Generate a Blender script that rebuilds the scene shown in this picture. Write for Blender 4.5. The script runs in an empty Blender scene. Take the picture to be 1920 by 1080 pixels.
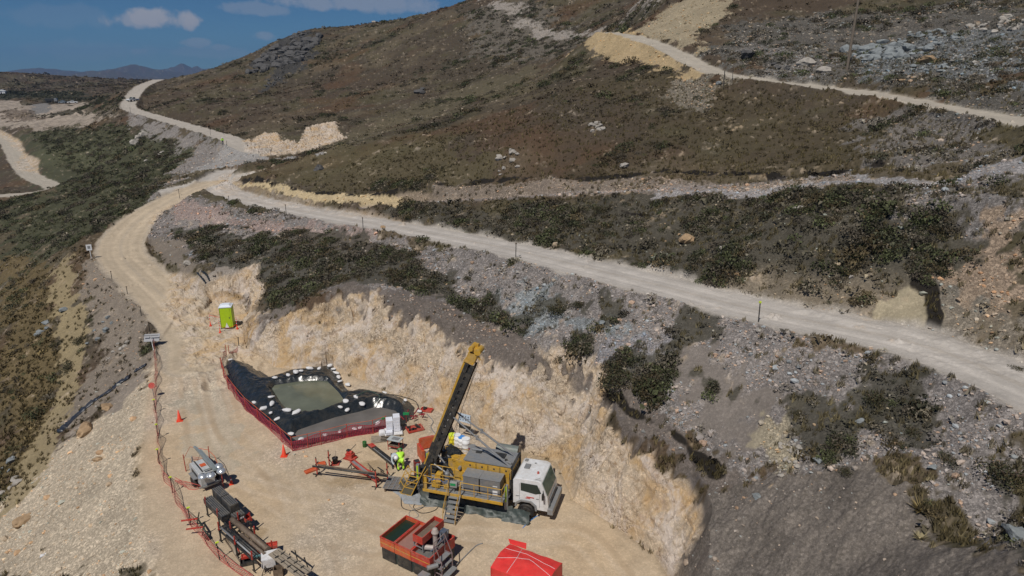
import bpy, bmesh, math, random
import numpy as np
from mathutils import Vector, Matrix
rad = math.radians
rng = np.random.default_rng(7)
random.seed(7)
S = bpy.context.scene
# ---------------------------------------------------------------- camera
CAMZ, PITCH, FP = 24.0, rad(17.5), 1280.0
cd = bpy.data.cameras.new("camera"); cam = bpy.data.objects.new("camera", cd)
S.collection.objects.link(cam); S.camera = cam
cam.location = (0, 0, CAMZ); cam.rotation_euler = (rad(90) - PITCH, 0, 0)
cd.sensor_width = 36; cd.lens = 24; cd.clip_start = .3; cd.clip_end = 60000
# ---------------------------------------------------------------- sky
SUN_EL = rad(56); SUN_AZ = (-.42, -.91)          # where the sun stands: behind the camera, to its left
W = bpy.data.worlds.new("World"); S.world = W; W.use_nodes = True
wn = W.node_tree; wn.nodes.clear()
def wN(t, **k):
    n = wn.nodes.new(t)
    for a, b in k.items(): setattr(n, a, b)
    return n
sky = wN('ShaderNodeTexSky', sky_type='NISHITA', sun_disc=False, sun_elevation=SUN_EL,
         sun_rotation=math.atan2(SUN_AZ[0], SUN_AZ[1]), altitude=3200, air_density=1.0, dust_density=.15, ozone_density=2.5)
bgn = wN('ShaderNodeBackground'); bgn.inputs[1].default_value = .042
out = wN('ShaderNodeOutputWorld')
tc = wN('ShaderNodeTexCoord')
# clouds: directions (pixel of the photograph turned into a direction), angular sizes
def pdir(px, py):
    u, v = (px - 960) / FP, (py - 540) / FP
    s, c = math.sin(PITCH), math.cos(PITCH)
    d = Vector((u, c - v * s, -s - v * c)); return d.normalized()
clouds = [(255, 38, .040, .010, .75), (300, 35, .045, .013, 1), (345, 38, .018, .012, .9), (480, 15, .045, .009, .35), (495, 68, .017, .006, .4),
          (372, 80, .018, .007, .4), (412, 89, .014, .005, .35), (258, 96, .014, .005, .3), (650, 5, .12, .010, .55), (740, 8, .07, .012, .45), (130, 30, .06, .014, .12),
          (180, 95, .08, .012, .12), (400, 98, .05, .008, .2)]
nz = wN('ShaderNodeTexNoise'); nz.inputs['Scale'].default_value = 38; nz.inputs['Detail'].default_value = 7; nz.inputs['Roughness'].default_value = .6
wn.links.new(tc.outputs['Generated'], nz.inputs['Vector'])
tot = None
for px, py, sx, sy, st in clouds:
    d = pdir(px, py)
    right = Vector((d.y, -d.x, 0)).normalized(); up = right.cross(d)
    def dot(v, sc):
        n = wN('ShaderNodeVectorMath', operation='DOT_PRODUCT'); wn.links.new(tc.outputs['Generated'], n.inputs[0]); n.inputs[1].default_value = v / sc
        o = wN('ShaderNodeMath', operation='SUBTRACT'); wn.links.new(n.outputs['Value'], o.inputs[0]); o.inputs[1].default_value = v.dot(d) / sc
        p = wN('ShaderNodeMath', operation='MULTIPLY'); wn.links.new(o.outputs[0], p.inputs[0]); wn.links.new(o.outputs[0], p.inputs[1]); return p
    a, b = dot(right, sx), dot(up, sy)
    s_ = wN('ShaderNodeMath', operation='ADD'); wn.links.new(a.outputs[0], s_.inputs[0]); wn.links.new(b.outputs[0], s_.inputs[1])
    q = wN('ShaderNodeMath', operation='MULTIPLY_ADD'); wn.links.new(nz.outputs['Fac'], q.inputs[0]); q.inputs[1].default_value = -3.6; wn.links.new(s_.outputs[0], q.inputs[2])
    m = wN('ShaderNodeMapRange'); wn.links.new(q.outputs[0], m.inputs[0]); m.inputs[1].default_value = -.6; m.inputs[2].default_value = -1.5
    m.inputs[3].default_value = 0; m.inputs[4].default_value = st; m.interpolation_type = 'SMOOTHSTEP'
    if tot is None: tot = m.outputs[0]
    else:
        x = wN('ShaderNodeMath', operation='MAXIMUM'); wn.links.new(tot, x.inputs[0]); wn.links.new(m.outputs[0], x.inputs[1]); tot = x.outputs[0]
mx = wN('ShaderNodeMix', data_type='RGBA'); wn.links.new(tot, mx.inputs['Factor']); 
tint = wN('ShaderNodeMix', data_type='RGBA', blend_type='MULTIPLY'); tint.inputs['Factor'].default_value = 1; wn.links.new(sky.outputs[0], tint.inputs['A']); tint.inputs['B'].default_value = (.50, .86, 1.15, 1)
wn.links.new(tint.outputs['Result'], mx.inputs['A']); mx.inputs['B'].default_value = (8.6, 9.0, 10.4, 1)
wn.links.new(mx.outputs['Result'], bgn.inputs[0]); wn.links.new(bgn.outputs[0], out.inputs[0])
# ---------------------------------------------------------------- sun
ld = bpy.data.lights.new("sun", 'SUN'); ld.energy = 4.1; ld.angle = rad(.5); ld.color = (1, .945, .865)
sun = bpy.data.objects.new("sun", ld); S.collection.objects.link(sun)
hd = Vector((SUN_AZ[0], SUN_AZ[1], 0)).normalized()
sd = Vector((hd.x * math.cos(SUN_EL), hd.y * math.cos(SUN_EL), math.sin(SUN_EL)))
sun.rotation_euler = sd.to_track_quat('Z', 'Y').to_euler(); sun.location = sd * 100
S.view_settings.view_transform = 'Standard'; S.view_settings.look = 'None'; S.view_settings.gamma = 1; S.view_settings.use_curve_mapping = False
S.view_settings.exposure = -.2
S.cycles.max_bounces = 5; S.cycles.diffuse_bounces = 3; S.cycles.transparent_max_bounces = 12
# ---------------------------------------------------------------- pixel <-> plan helpers (only to survey positions; everything built has its own place)
sP, cP = math.sin(PITCH), math.cos(PITCH)
def ray(px, py):
    u, v = (px - 960) / FP, (py - 540) / FP
    return np.array([u, cP - v * sP, -sP - v * cP])
def pz(px, py, z):
    d = ray(px, py); t = (z - CAMZ) / d[2]; return d * t + np.array([0, 0, CAMZ])
def pt(px, py, t):
    return ray(px, py) * t + np.array([0, 0, CAMZ])
# ---------------------------------------------------------------- numpy noise
def _h(ix, iy, s):
    n = (ix.astype(np.int64) * 374761393 + iy.astype(np.int64) * 668265263 + s * 974634777) & 0xffffffff
    n = ((n ^ (n >> 13)) * 1274126177) & 0xffffffff
    return ((n ^ (n >> 16)) & 0xffff).astype(np.float32) / 65535
def vn(x, y, s=0):
    ix, iy = np.floor(x), np.floor(y); fx, fy = (x - ix).astype(np.float32), (y - iy).astype(np.float32)
    fx = fx * fx * (3 - 2 * fx); fy = fy * fy * (3 - 2 * fy)
    a, b, c, d = _h(ix, iy, s), _h(ix + 1, iy, s), _h(ix, iy + 1, s), _h(ix + 1, iy + 1, s)
    return (a + (b - a) * fx) * (1 - fy) + (c + (d - c) * fx) * fy
def fbm(x, y, sc, octv=4, s=0, g=.5):
    t = 0; a = 1; n = 0; x = x / sc; y = y / sc
    for i in range(octv):
        t = t + a * (vn(x, y, s + i) * 2 - 1); n += a; a *= g
        x, y = x * 1.93 + y * .57 + 13.1, y * 1.93 - x * .57 + 7.7
    return t / n
def ridge(x, y, sc, octv=4, s=0):
    t = 0; a = 1; n = 0; x = x / sc; y = y / sc
    for i in range(octv):
        t = t + a * (1 - np.abs(vn(x, y, s + i) * 2 - 1) * 2); n += a; a *= .55
        x, y = x * 1.9 + y * .6 + 3.1, y * 1.9 - x * .6 + 5.7
    return t / n
def ss(x, a, b):
    t = np.clip((x - a) / (b - a), 0, 1); return t * t * (3 - 2 * t)
def polyd(X, Y, P, closed=False):
    """distance to a polyline, z of the nearest point, signed inside flag"""
    P = np.asarray(P, float); n = len(P); D = np.full(X.shape, 1e9, np.float32); Zc = np.zeros(X.shape, np.float32)
    ins = np.zeros(X.shape, bool); L = np.zeros(X.shape, np.float32); Sd = np.zeros(X.shape, np.float32); acc = 0
    for i in range(n if closed else n - 1):
        a, b = P[i], P[(i + 1) % n]; dx, dy = b[0] - a[0], b[1] - a[1]; l2 = dx * dx + dy * dy + 1e-9
        t = np.clip(((X - a[0]) * dx + (Y - a[1]) * dy) / l2, 0, 1)
        d = np.hypot(X - a[0] - t * dx, Y - a[1] - t * dy); m = d < D
        D = np.where(m, d, D)
        if len(a) > 2: Zc = np.where(m, a[2] + t * (b[2] - a[2]), Zc)
        L = np.where(m, acc + t * math.sqrt(l2), L)
        Sd = np.where(m, np.sign((X - a[0]) * dy - (Y - a[1]) * dx), Sd); acc += math.sqrt(l2)
        if closed:
            c = ((a[1] > Y) != (b[1] > Y)) & (X < dx * (Y - a[1]) / (dy if dy else 1e-9) + a[0]); ins ^= c
    return (D, Zc, ins) if closed else (D, Zc, L, Sd)
def smooth(P, k=6):
    P = np.asarray(P, float); Q = np.vstack([2 * P[0] - P[1], P, 2 * P[-1] - P[-2]]); o = []
    for i in range(1, len(Q) - 2):
        for j in range(k):
            t = j / k; a, b, c, d = Q[i - 1], Q[i], Q[i + 1], Q[i + 2]
            o.append(.5 * (2 * b + (c - a) * t + (2 * a - 5 * b + 4 * c - d) * t * t + (3 * b - a - 3 * c + d) * t ** 3))
    o.append(P[-1]); return np.array(o)
# ---------------------------------------------------------------- survey points of the natural hillside: pixel, height (z) or range (t)
CZ = [(500,600,3),(640,537,6.2),(740,560,6.0),(850,610,5.4),(1000,685,4.9),(1110,740,4.8),(1200,795,4.8),(1340,915,4.2),(1290,1060,2.6),(1400,1000,4.2),(1500,1060,4.2),(1300,1200,2),(1340,860,4.7),
 (500,480,4.5),(400,450,3.5),(300,440,2.4),(330,500,2),(430,540,2.6),(350,410,4.0),(560,560,4.6),(700,500,6.7),(850,520,6.8),(980,600,5.9),
 (1100,600,6.8),(1100,690,5.5),(1300,700,7.2),(1300,820,5.5),(1500,700,8.2),(1500,850,6.4),(1700,750,9.4),(1700,850,8.3),(1900,850,9.4),(1900,1000,7.8),(1700,1000,7),(1500,960,5.8),(1600,880,7.2),
 (900,420,9),(1100,430,10.3),(1100,380,11.8),(1300,450,11.5),(1300,380,13.4),(1500,500,12.2),(1500,400,14.8),(1700,500,13.9),(1700,400,16),(1700,600,11.6),(1900,400,17),(1900,500,15.5),(1900,620,12.5),(1750,340,17),
 (470,325,6.5),(600,352,8.2),(600,310,9.7),(600,292,10.8),(800,340,11),(830,355,10.2),(800,250,14.3),(900,200,17.6),(1000,150,22.5),(1060,118,26),(1000,260,16),(1000,200,19),
 (1100,320,13.5),(1200,320,14),(1400,315,15.3),(1600,300,17),(520,300,7.5),(700,300,11.2),(740,345,9.7),
 (100,1080,-3.2),(0,1000,-5.6),(100,900,-4),(0,900,-7.9),(0,800,-9.6),(100,800,-5.7),(200,800,-1.8),(250,720,-.8),(240,600,-.2),(200,650,-2.8),(100,700,-7),(0,650,-10.4),(100,560,-3.8),(0,550,-8.3),(130,470,.6)]
CT = [(700,265,115),(900,200,132),(1200,200,90),(1200,130,108),(1100,250,85),(1400,220,78),(1400,160,88),(1600,230,68),(1800,250,57),
 (1400,90,105),(1500,30,120),(1700,100,90),(1700,20,112),(1900,130,70),(1900,30,90),(1300,40,130),(1250,10,150),(1300,-100,170),(1700,-100,150),(1900,-100,130),(2100,60,75),
 (1100,30,260),(1000,100,230),(1100,80,205),(330,200,253),(330,151,380),(480,110,400),(480,180,290),(560,60,390),(560,230,200),(560,150,300),(700,47,370),(700,150,270),(700,230,190),
 (880,5,360),(900,100,260),(850,180,210),(1000,-40,340),(1200,-60,280),(650,262,172),(800,225,180),(950,165,195),
 (0,125,900),(230,172,350),(300,166,345),(210,200,310),(320,180,300),(140,151,1000),(60,135,930),(250,149,900),(0,170,700),(100,170,600),(200,165,560),(50,200,400),(150,190,420),(200,210,330),(100,235,320),(0,240,340),(0,215,400),
 (0,258,310),(30,290,265),(60,330,220),(115,352,200),(60,362,195),(0,372,190),(0,320,230),(200,270,240),(300,270,225),(350,250,220),(380,290,165),(250,330,170),(150,340,190),(300,350,125),
 (200,400,125),(100,450,115),(0,450,140),(0,400,165),(100,400,145)]
CX = []      # px, range, z given directly: places out of sight that shape the land
CX += [(280,460,12),(-300,130,-20),(-300,60,-14),(-300,300,-20),(2300,50,17),(2300,25,12),(2200,18,8),(2400,90,28),(960,10,-1),(0,12,-8),(1900,10,3),(330,520,8),(480,520,22),(700,520,30),(1000,520,50),(1500,400,75),(2300,300,80),
       (0,1300,0),(300,1300,0),(600,1300,0),(1000,1500,10),(1600,1500,10),(2200,1500,10),(-300,1000,20),(-600,1500,0),(1100,170,27),(1150,185,29.5)]
pts = []
for px, py, z in CZ: pts.append(pz(px, py, z))
for px, py, t in CT: pts.append(pt(px, py, t))
for px, r, z in CX: a = math.atan2(px - 960, FP * 1.02); pts.append(np.array([r * math.sin(a), r * math.cos(a), z]))
pts = np.array(pts)
AZS = 1.0
def lp(X, Y): return np.arctan2(X, Y) * AZS, .5 * np.log(X * X + Y * Y + 1)
pa, pl = lp(pts[:, 0], pts[:, 1])
def phi(d2): return np.sqrt(d2 + .025 ** 2)
K = phi((pa[:, None] - pa[None]) ** 2 + (pl[:, None] - pl[None]) ** 2) - np.eye(len(pts)) * .004
A = np.zeros((len(pts) + 3,) * 2); A[:-3, :-3] = K; A[:-3, -3] = 1; A[:-3, -2] = pa; A[:-3, -1] = pl; A[-3:, :-3] = A[:-3, -3:].T
# heights are interpolated as the tangent seen from one fixed survey station, which keeps far hills from swamping near ones
tanv = (pts[:, 2] - CAMZ) / np.hypot(pts[:, 0], pts[:, 1])
wv = np.linalg.solve(A, np.append(tanv, [0, 0, 0]))
# ---------------------------------------------------------------- the grid
azg = np.concatenate([np.linspace(-1.3, -.78, 60, endpoint=False), np.linspace(-.78, -.68, 60, endpoint=False), np.linspace(-.68, .68, 1300), np.linspace(.68, .78, 61)[1:], np.linspace(.78, 1.3, 61)[1:]])
def lg(a, b, s): n = int(math.log(b / a) / s); return np.exp(np.linspace(math.log(a), math.log(b), n, endpoint=False))
rg = np.concatenate([lg(4, 20, .02), lg(20, 27, .004), lg(27, 66, .0021), lg(66, 130, .0031), lg(130, 420, .0032), lg(420, 1400, .01), lg(1400, 12000, .012), [12000.]])
NA, NR = len(azg), len(rg)
lgr = np.log(rg)
SUB = 3
rs = np.unique(np.append(np.arange(0, NR, SUB), NR - 1)); as_ = np.unique(np.append(np.arange(0, NA, SUB), NA - 1))
upr = np.clip(np.searchsorted(rs, np.arange(NR), 'right') - 1, 0, len(rs) - 2); frr = ((np.arange(NR) - rs[upr]) / (rs[upr + 1] - rs[upr])).astype(np.float32)[:, None]
upa = np.clip(np.searchsorted(as_, np.arange(NA), 'right') - 1, 0, len(as_) - 2); fra = ((np.arange(NA) - as_[upa]) / (as_[upa + 1] - as_[upa])).astype(np.float32)[None]
def up(G):
    H = G[upr] * (1 - frr) + G[upr + 1] * frr
    return H[:, upa] * (1 - fra) + H[:, upa + 1] * fra
# coarse evaluation of the base surface, then bilinear refinement
ca = np.linspace(-1.3, 1.3, 380); cl = np.linspace(lgr[0], math.log(1400), 420)
CA, CL = np.meshgrid(ca, cl)
T = np.full(CA.shape, wv[-3]) + wv[-2] * CA + wv[-1] * CL
for i in range(len(pts)): T += wv[i] * phi((CA - pa[i]) ** 2 + (CL - pl[i]) ** 2)
def bil(G, xs, ys, X, Y):
    fx = np.clip((X - xs[0]) / (xs[-1] - xs[0]) * (len(xs) - 1), 0, len(xs) - 1.001); fy = np.clip((Y - ys[0]) / (ys[-1] - ys[0]) * (len(ys) - 1), 0, len(ys) - 1.001)
    ix, iy = fx.astype(int), fy.astype(int); fx -= ix; fy -= iy
    return (G[iy, ix] * (1 - fx) + G[iy, ix + 1] * fx) * (1 - fy) + (G[iy + 1, ix] * (1 - fx) + G[iy + 1, ix + 1] * fx) * fy
AG, LG = np.meshgrid(azg, lgr); RG = np.exp(LG)
X = (RG * np.sin(AG)).astype(np.float32); Y = (RG * np.cos(AG)).astype(np.float32)
Xs, Ys = X[np.ix_(rs, as_)], Y[np.ix_(rs, as_)]
def fb(sc, octv=4, s=0): return up(fbm(Xs, Ys, sc, octv, s)).astype(np.float32)
Z = CAMZ + bil(T, ca, cl, AG, np.minimum(LG, math.log(1390))) * np.minimum(RG, 1390)
ZNAT = Z.copy()
# far plain and distant mountains
farw = ss(RG, 1000, 1600)
Z = Z * (1 - farw) + farw * (-25 + 18 * fb(900, 3, 3))
def bump(px, py, r, w, sh=1.0):
    global Z
    a = math.atan2(px - 960, FP * 1.035); d = ray(px, py); h = 24 + r * d[2] / math.hypot(d[0], d[1]) + 25
    q = np.hypot((AG - a) * r / w, (RG - r) / (w * 1.3))
    Z = np.maximum(Z, -25 + h * np.maximum(0, 1 - q ** sh) * (.8 + .45 * up(ridge(Xs, Ys, w * .45, 4, int(px)))))
for b in [(268,118,9400,640,.85),(240,131,9000,560,1),(300,130,9600,700,1),(345,115,11400,640,.85),(372,124,11300,700,1),(400,127,11500,900,1),(172,131,10800,800,1),(185,132,8200,360,1),(218,130,8000,360,.9),(130,132,11000,900,1),(90,128,11500,1000,1),(215,129,11200,800,1)]: bump(*b)
# general unevenness of the natural ground
am = np.clip(RG / 60, .3, 6)
Z += (1 - farw) * (.38 * am ** .6 * fb(9, 4, 11) * np.clip(RG / 30, 0, 1) + .9 * np.clip((RG - 120) / 150, 0, 1) * up(ridge(Xs, Ys, 30, 4, 21)))
# ---------------------------------------------------------------- earthworks
def road(spec, hw, cut, fill, seed=0, nd=.5):
    global Z
    P = smooth([pz(*s) if len(s) == 3 else pt(s[0], s[1], s[3]) for s in spec]); D, Zr, L, Sd = polyd(X, Y, P)
    D = D + nd * fb(3.5, 3, 60 + seed) * ss(D, hw * .7, hw * 1.3)
    d = np.maximum(0, D - hw); cutv = cut * (1 + .25 * fb(6, 3, 70 + seed))
    Zn = np.clip(Z, Zr - fill * d, Zr + cutv * d)
    Z = np.where(D < hw + 30, Zn, Z)
    if hw > 2: Z = Z + .3 * np.exp(-((D - hw - .25) / .38) ** 2) * ss(fb(2.6, 3, 80 + seed), -.3, .25) * ss(Y, 20, 30) - .05 * np.exp(-((D - 1.0) / .3) ** 2)
    return P, D, L, Sd
R = {}
TR = np.ones_like(Z, dtype=np.float32) * 9
ROADS = {
 'far':  ([(640,292,7),(560,289,7),(520,287,7),(480,284,7.2),(440,268,7.2),(420,257,7.6),(300,222,9),(252,208,0,262),(240,200,0,275),(243,190,0,290),(262,165,0,332),(287,153,0,375),(300,149,0,400)], 3.0, 1.2, .62),
 'high': ([(1990,243,0,49),(1900,229,0,54),(1800,208,0,62),(1600,172,0,78),(1400,147,0,90),(1330,132,0,98),(1270,102,0,112),(1230,84,0,122),(1180,67,0,133),(1140,61,0,140)], 2.1, .9, .75),
 'bench': ([(2000,272,19.8),(1900,286,18.8),(1800,302,18),(1600,326,16.2),(1400,346,14.6),(1200,358,13.2),(1100,362,12.1),(950,372,10.6),(830,378,9.2),(740,386,8.1),(690,390,7.6)], 1.2, 1.3, .6),
 'valley': ([(-80,225,-3.4),(0,258,-4.6),(22,282,-6),(38,310,-7),(62,333,-7.8),(105,352,-8.2),(75,361,-7.9),(30,365,-8.0),(-60,371,-8.4)], 2.9, .8, .6),
 'junction': ([(352,357,4.7),(400,346,5.0),(445,335,5.4)], 5.2, 1.2, .7),
 'haul': ([(2080,790,11),(1990,755,11),(1900,715,10.9),(1700,640,10.6),(1422,582,10),(1200,526,9.6),(967,470,9),(810,438,8.1),(681,416,7.4),(560,395,6.2),(440,368,5.4),(400,340,5),(425,322,5.1)], 2.6, 1.1, .72),
 'lower': ([(375,680,0),(372,640,0),(345,600,.2),(300,550,.6),(255,510,1),(228,478,1.5),(232,445,2.1),(265,410,3),(310,382,3.9),(355,360,4.7),(395,345,5)], 3.1, 1.3, .6)}
for k, (sp, hw, cu, fi) in ROADS.items(): R[k] = road(sp, hw, cu, fi, len(k))
# the drill pad
PADP = [pz(*p, 0)[:2] for p in [(462,655),(520,690),(650,700),(700,722),(800,762),(880,800),(960,840),(1045,868),(1075,940),(1150,985),(1228,1042),(1256,1088)]]
PADP += [(7.4, 24), (6, 16), (0, 8), (-14, 6), (-24, 10), (-25, 18)]
PADP += [pz(*p, 0)[:2] for p in [(300,1080),(270,1000),(262,900),(268,820),(276,740),(288,700),(300,640),(330,600),(385,582),(400,568),(450,570),(470,600),(455,628)]]
padD, _, padI = polyd(X, Y, PADP, True)
padS = np.where(padI, -padD, padD).astype(np.float32)
wn_ = .9 * fb(5, 4, 31) + .35 * ridge(X, Y, 2.2, 3, 33)
leftm = ss(-X, 12, 18) * ss(62 - Y, 0, 10)                       # fill side
dd = np.maximum(0, padS + wn_ * np.clip(padS / 1.5, 0, 1) * (1 - leftm) * .8)
cutk = (1.45 + .5 * ss(X, 3, 7)) * (1 + .2 * fb(4, 4, 35))
Zp = np.clip(Z, -.5 * dd - .02 * dd ** 1.3, cutk * dd)
edge = dd > 0
wallm = ss(Z - Zp, .05, 1.1) * ((padS > 0) & (padS < 14))
Z = np.where(padS < 28, Zp, Z)
Z = np.where(padI, .03 * fbm(X, Y, 1.5, 3, 41) + .06 * fb(7, 2, 42), Z)
wall = wallm.astype(np.float32)
# ---------------------------------------------------------------- height lookup on the finished grid
def gidx(x, y):
    a = np.arctan2(x, y); l = .5 * np.log(np.asarray(x) ** 2 + np.asarray(y) ** 2)
    ia = np.clip(np.searchsorted(azg, a) - 1, 0, NA - 2); il = np.clip(np.searchsorted(lgr, l) - 1, 0, NR - 2)
    return ia, il, np.clip((a - azg[ia]) / (azg[ia + 1] - azg[ia]), 0, 1), np.clip((l - lgr[il]) / (lgr[il + 1] - lgr[il]), 0, 1)
def samp(G, x, y):
    ia, il, fa, fl = gidx(x, y)
    return (G[il, ia] * (1 - fa) + G[il, ia + 1] * fa) * (1 - fl) + (G[il + 1, ia] * (1 - fa) + G[il + 1, ia + 1] * fa) * fl
def gz(x, y): return float(samp(Z, np.array([x], float), np.array([y], float))[0])
TT = np.exp(np.linspace(math.log(14), math.log(9000), 5000))
def at(px, py, lift=0):
    d = ray(px, py); P = d[None] * TT[:, None] + np.array([0, 0, CAMZ]); h = samp(Z, P[:, 0], P[:, 1])
    k = np.argmax(P[:, 2] < h)
    if k == 0:
        k = 1000 + int(np.argmin((P[1000:, 2] - h[1000:]) / TT[1000:])); return Vector((P[k, 0], P[k, 1], h[k] + lift))
    a, b = P[k - 1, 2] - h[k - 1], P[k, 2] - h[k]; f = a / (a - b) if a != b else 0
    p = P[k - 1] * (1 - f) + P[k] * f
    return Vector((p[0], p[1], p[2] + lift))
# ---------------------------------------------------------------- ground cover zones
NZ1 = fb(6, 4, 81); NZ2 = fbm(X, Y, 1.8, 5, 91).astype(np.float32); NZB = fb(30, 4, 101); NZ3 = fbm(X, Y, .5, 3, 95).astype(np.float32)
def zone(poly, soft=1.5, ns=1.0):
    P = np.array([at(*p)[:2] for p in poly]); m = (Xs > P[:, 0].min() - 40) & (Xs < P[:, 0].max() + 40) & (Ys > P[:, 1].min() - 40) & (Ys < P[:, 1].max() + 40)
    D = np.full(Xs.shape, 99, np.float32); d, _, i = polyd(Xs[m], Ys[m], P, True); D[m] = np.where(i, -d, d)
    return ss(-(up(D) + soft * ns * (NZ1 * 2.2 + NZ2 * 1.6) + min(soft, 1.6) * 1.1 * NZ3), -soft * .22, soft * .22)
def linez(pts_, w, soft=.5):
    P = np.array([at(*p)[:2] for p in pts_]); D = polyd(Xs, Ys, P)[0]
    return ss(-(up(D) + soft * 1.8 * NZ2 + .7 * min(w, 1) * NZ3), -w - soft * .2, -w + soft * .2)
C = np.zeros(Z.shape + (3,), np.float32)
def lay(m, c, var=.0, n=None):
    global C
    c = np.array(c, np.float32); k = 1 if not var else (1 + var * (NZ2 if n is None else n))[..., None]
    C = C * (1 - m[..., None]) + m[..., None] * c * k
C[:] = (.070, .053, .037)
lay(ss(fb(45, 4, 105), -.05, .35) * .55, (.062, .052, .036)); lay(ss(NZ1 + NZB, -.1, .5) * .7, (.078, .069, .037)); lay(ss(NZ2 + .5 * NZB, .1, .6) * .6, (.11, .095, .07)); lay(ss(fb(14, 4, 111), .05, .5) * .5, (.10, .055, .03))
veg = (.35 + .45 * ss(fb(22, 4, 121), -.2, .3) + .9 * ss(fb(11, 4, 125), .28, .4)).astype(np.float32); lay(ss(fb(11, 4, 125), .25, .4) * .5, (.05, .046, .03)); lay(ss(fb(17, 4, 127), .2, .4) * .45, (.125, .10, .065))
veg = veg + 0; rub = np.full(Z.shape, .12, np.float32); grass = np.full(Z.shape, .8, np.float32)
def setm(m, v=None, r=None, g=None):
    global veg, rub, grass
    if v is not None: veg = veg * (1 - m) + m * v
    if r is not None: rub = rub * (1 - m) + m * r
    if g is not None: grass = grass * (1 - m) + m * g
def Zn(poly, col, soft=1.5, v=None, r=None, g=None, k=1, ns=1, var=.15):
    m = zone(poly, soft, ns) * k; lay(m, col, var); setm(m, v, r, g); return m
GREY, EARTH, CREAM = (.20, .18, .168), (.105, .092, .082), (.44, .36, .265)
SCR = (.055, .05, .028)
# hillside tints
Zn([(640,275),(700,250),(880,190),(1060,110),(1010,120),(860,165),(700,225),(640,262)], (.115, .10, .062), 4, k=.6)
Zn([(1060,160),(1250,130),(1340,160),(1500,190),(1680,230),(1660,330),(1300,330),(1250,220),(1080,170)], (.075,.06,.035), 3, v=.8, k=.6)
Zn([(450,335),(640,280),(800,250),(900,330),(640,365)], (.095, .08, .042), 3, k=.6)
Zn([(140,240),(230,225),(400,262),(345,320),(290,370),(200,430),(100,480),(0,560),(0,380),(110,372),(60,300),(30,260)], (.062, .062, .035), 4, v=1.3, r=.2)
Zn([(60,290),(110,270),(190,270),(200,300),(120,310)], (.088, .09, .05), 5, k=.6)
Zn([(475,118),(508,86),(542,60),(585,58),(592,98),(560,132),(525,150),(500,168),(508,130)], (.055,.053,.05), 4, v=.5, r=1.2)
Zn([(0,490),(60,470),(110,500),(110,640),(80,840),(0,1000)], (.12, .09, .045), 2, v=.9, r=.15, g=1.2)
Zn([(870,20),(1000,0),(1230,0),(1180,50),(1060,100),(900,110),(880,60)], (.12, .105, .085), 5, v=1.4, r=.6)
Zn([(900,-5),(1220,-15),(1240,5),(1180,22),(930,14)], (.28, .25, .22), 3, v=.3, r=1)
# rubble slopes
Zn([(270,430),(335,378),(560,405),(690,432),(970,484),(1200,540),(1422,605),(1700,690),(1960,770),(2000,1100),(1900,1060),(1640,868),(1480,900),(1340,870),(1200,790),(1000,690),(880,610),(760,560),(560,560),(450,560),(350,500)], GREY, 1, v=.6, r=1, g=.25, var=.25)
Zn([(1230,690),(1290,640),(1420,680),(1440,760),(1400,850),(1300,800)], (.19,.165,.145), 1, r=.3, v=.1, g=.1)
Zn([(930,560),(1000,540),(1200,640),(1100,620),(960,640)], (.2, .235, .25), 1.2, k=.6)
Zn([(1080,690),(1150,640),(1260,650),(1200,700),(1120,720)], (.22,.21,.215), .8, v=0)
Zn([(1425,790),(1480,780),(1500,860),(1480,915),(1430,880)], (.30, .26, .19), .7, v=.1)
Zn([(330,380),(400,390),(690,445),(700,470),(560,455),(420,425),(330,410)], (.33,.25,.22), 1, k=.7, v=.2)
Zn([(740,392),(980,380),(1200,368),(1480,350),(1930,300),(1960,760),(1700,650),(1422,570),(1200,515),(967,455),(800,425)], (.076,.068,.052), 1.5, v=1.8, r=.45, g=.6)
Zn([(1560,340),(1930,300),(1940,480),(1800,470),(1720,420)], (.17,.155,.145), 2, v=.9, r=1)
Zn([(1760,560),(1800,480),(1860,420),(1930,380),(1930,560),(1880,620),(1800,620)], (.27,.205,.15), 1.5, v=.25, r=1, g=.2)
Zn([(1740,560),(1930,600),(1930,720),(1800,660)], (.15,.14,.12), 1.2, v=.8, r=.9)
Zn([(1240,335),(1930,285),(1930,330),(1600,345),(1240,368)], (.27,.255,.25), .6, v=.12, r=1, g=0)
Zn([(820,345),(1240,330),(1600,335),(1500,345),(1240,358),(820,370)], (.22,.18,.145), .6, v=.8, r=1, g=.4, k=.85)
Zn([(1620,200),(1700,195),(1930,235),(1930,300),(1640,310),(1600,250)], (.155,.14,.125), 2.5, v=1.2, r=.7)
Zn([(1350,50),(1600,20),(1930,-20),(1930,225),(1600,165),(1400,135),(1330,120)], (.10,.092,.08), 3, v=1.0, r=.8)
Zn([(1390,95),(1480,80),(1620,105),(1570,135),(1450,140)], (.16,.15,.14), 3, r=1.2, k=.8)
Zn([(1600,90),(1900,60),(1930,160),(1750,150),(1620,150)], (.15,.16,.165), 3, r=1.3, k=.7)
Zn([(1200,190),(1300,150),(1345,165),(1290,195)], (.2,.175,.14), 3, v=.4, r=1.4, k=.8)
Zn([(1360,0),(1620,-10),(1580,15),(1400,28)], (.07,.052,.036), 1, v=.3, r=.1)
Zn([(1190,60),(1260,10),(1380,-10),(1360,30),(1310,60),(1320,95),(1280,90),(1230,78)], (.30,.25,.17), 1.5, v=.25, r=.6, g=.3)
Zn([(1060,108),(1100,72),(1130,58),(1200,72),(1262,100),(1310,140),(1240,135),(1180,118),(1110,103)], (.375,.285,.165), 1.2, v=.05, r=.5, g=0)
Zn([(340,330),(425,268),(470,282),(600,288),(500,300),(440,318)], (.30,.285,.27), 1, v=.05, r=.8, g=0)
Zn([(230,205),(300,228),(420,270),(340,335),(300,375),(330,320),(360,280),(250,235)], (.22,.20,.185), 2, v=.3, r=.8)
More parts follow.
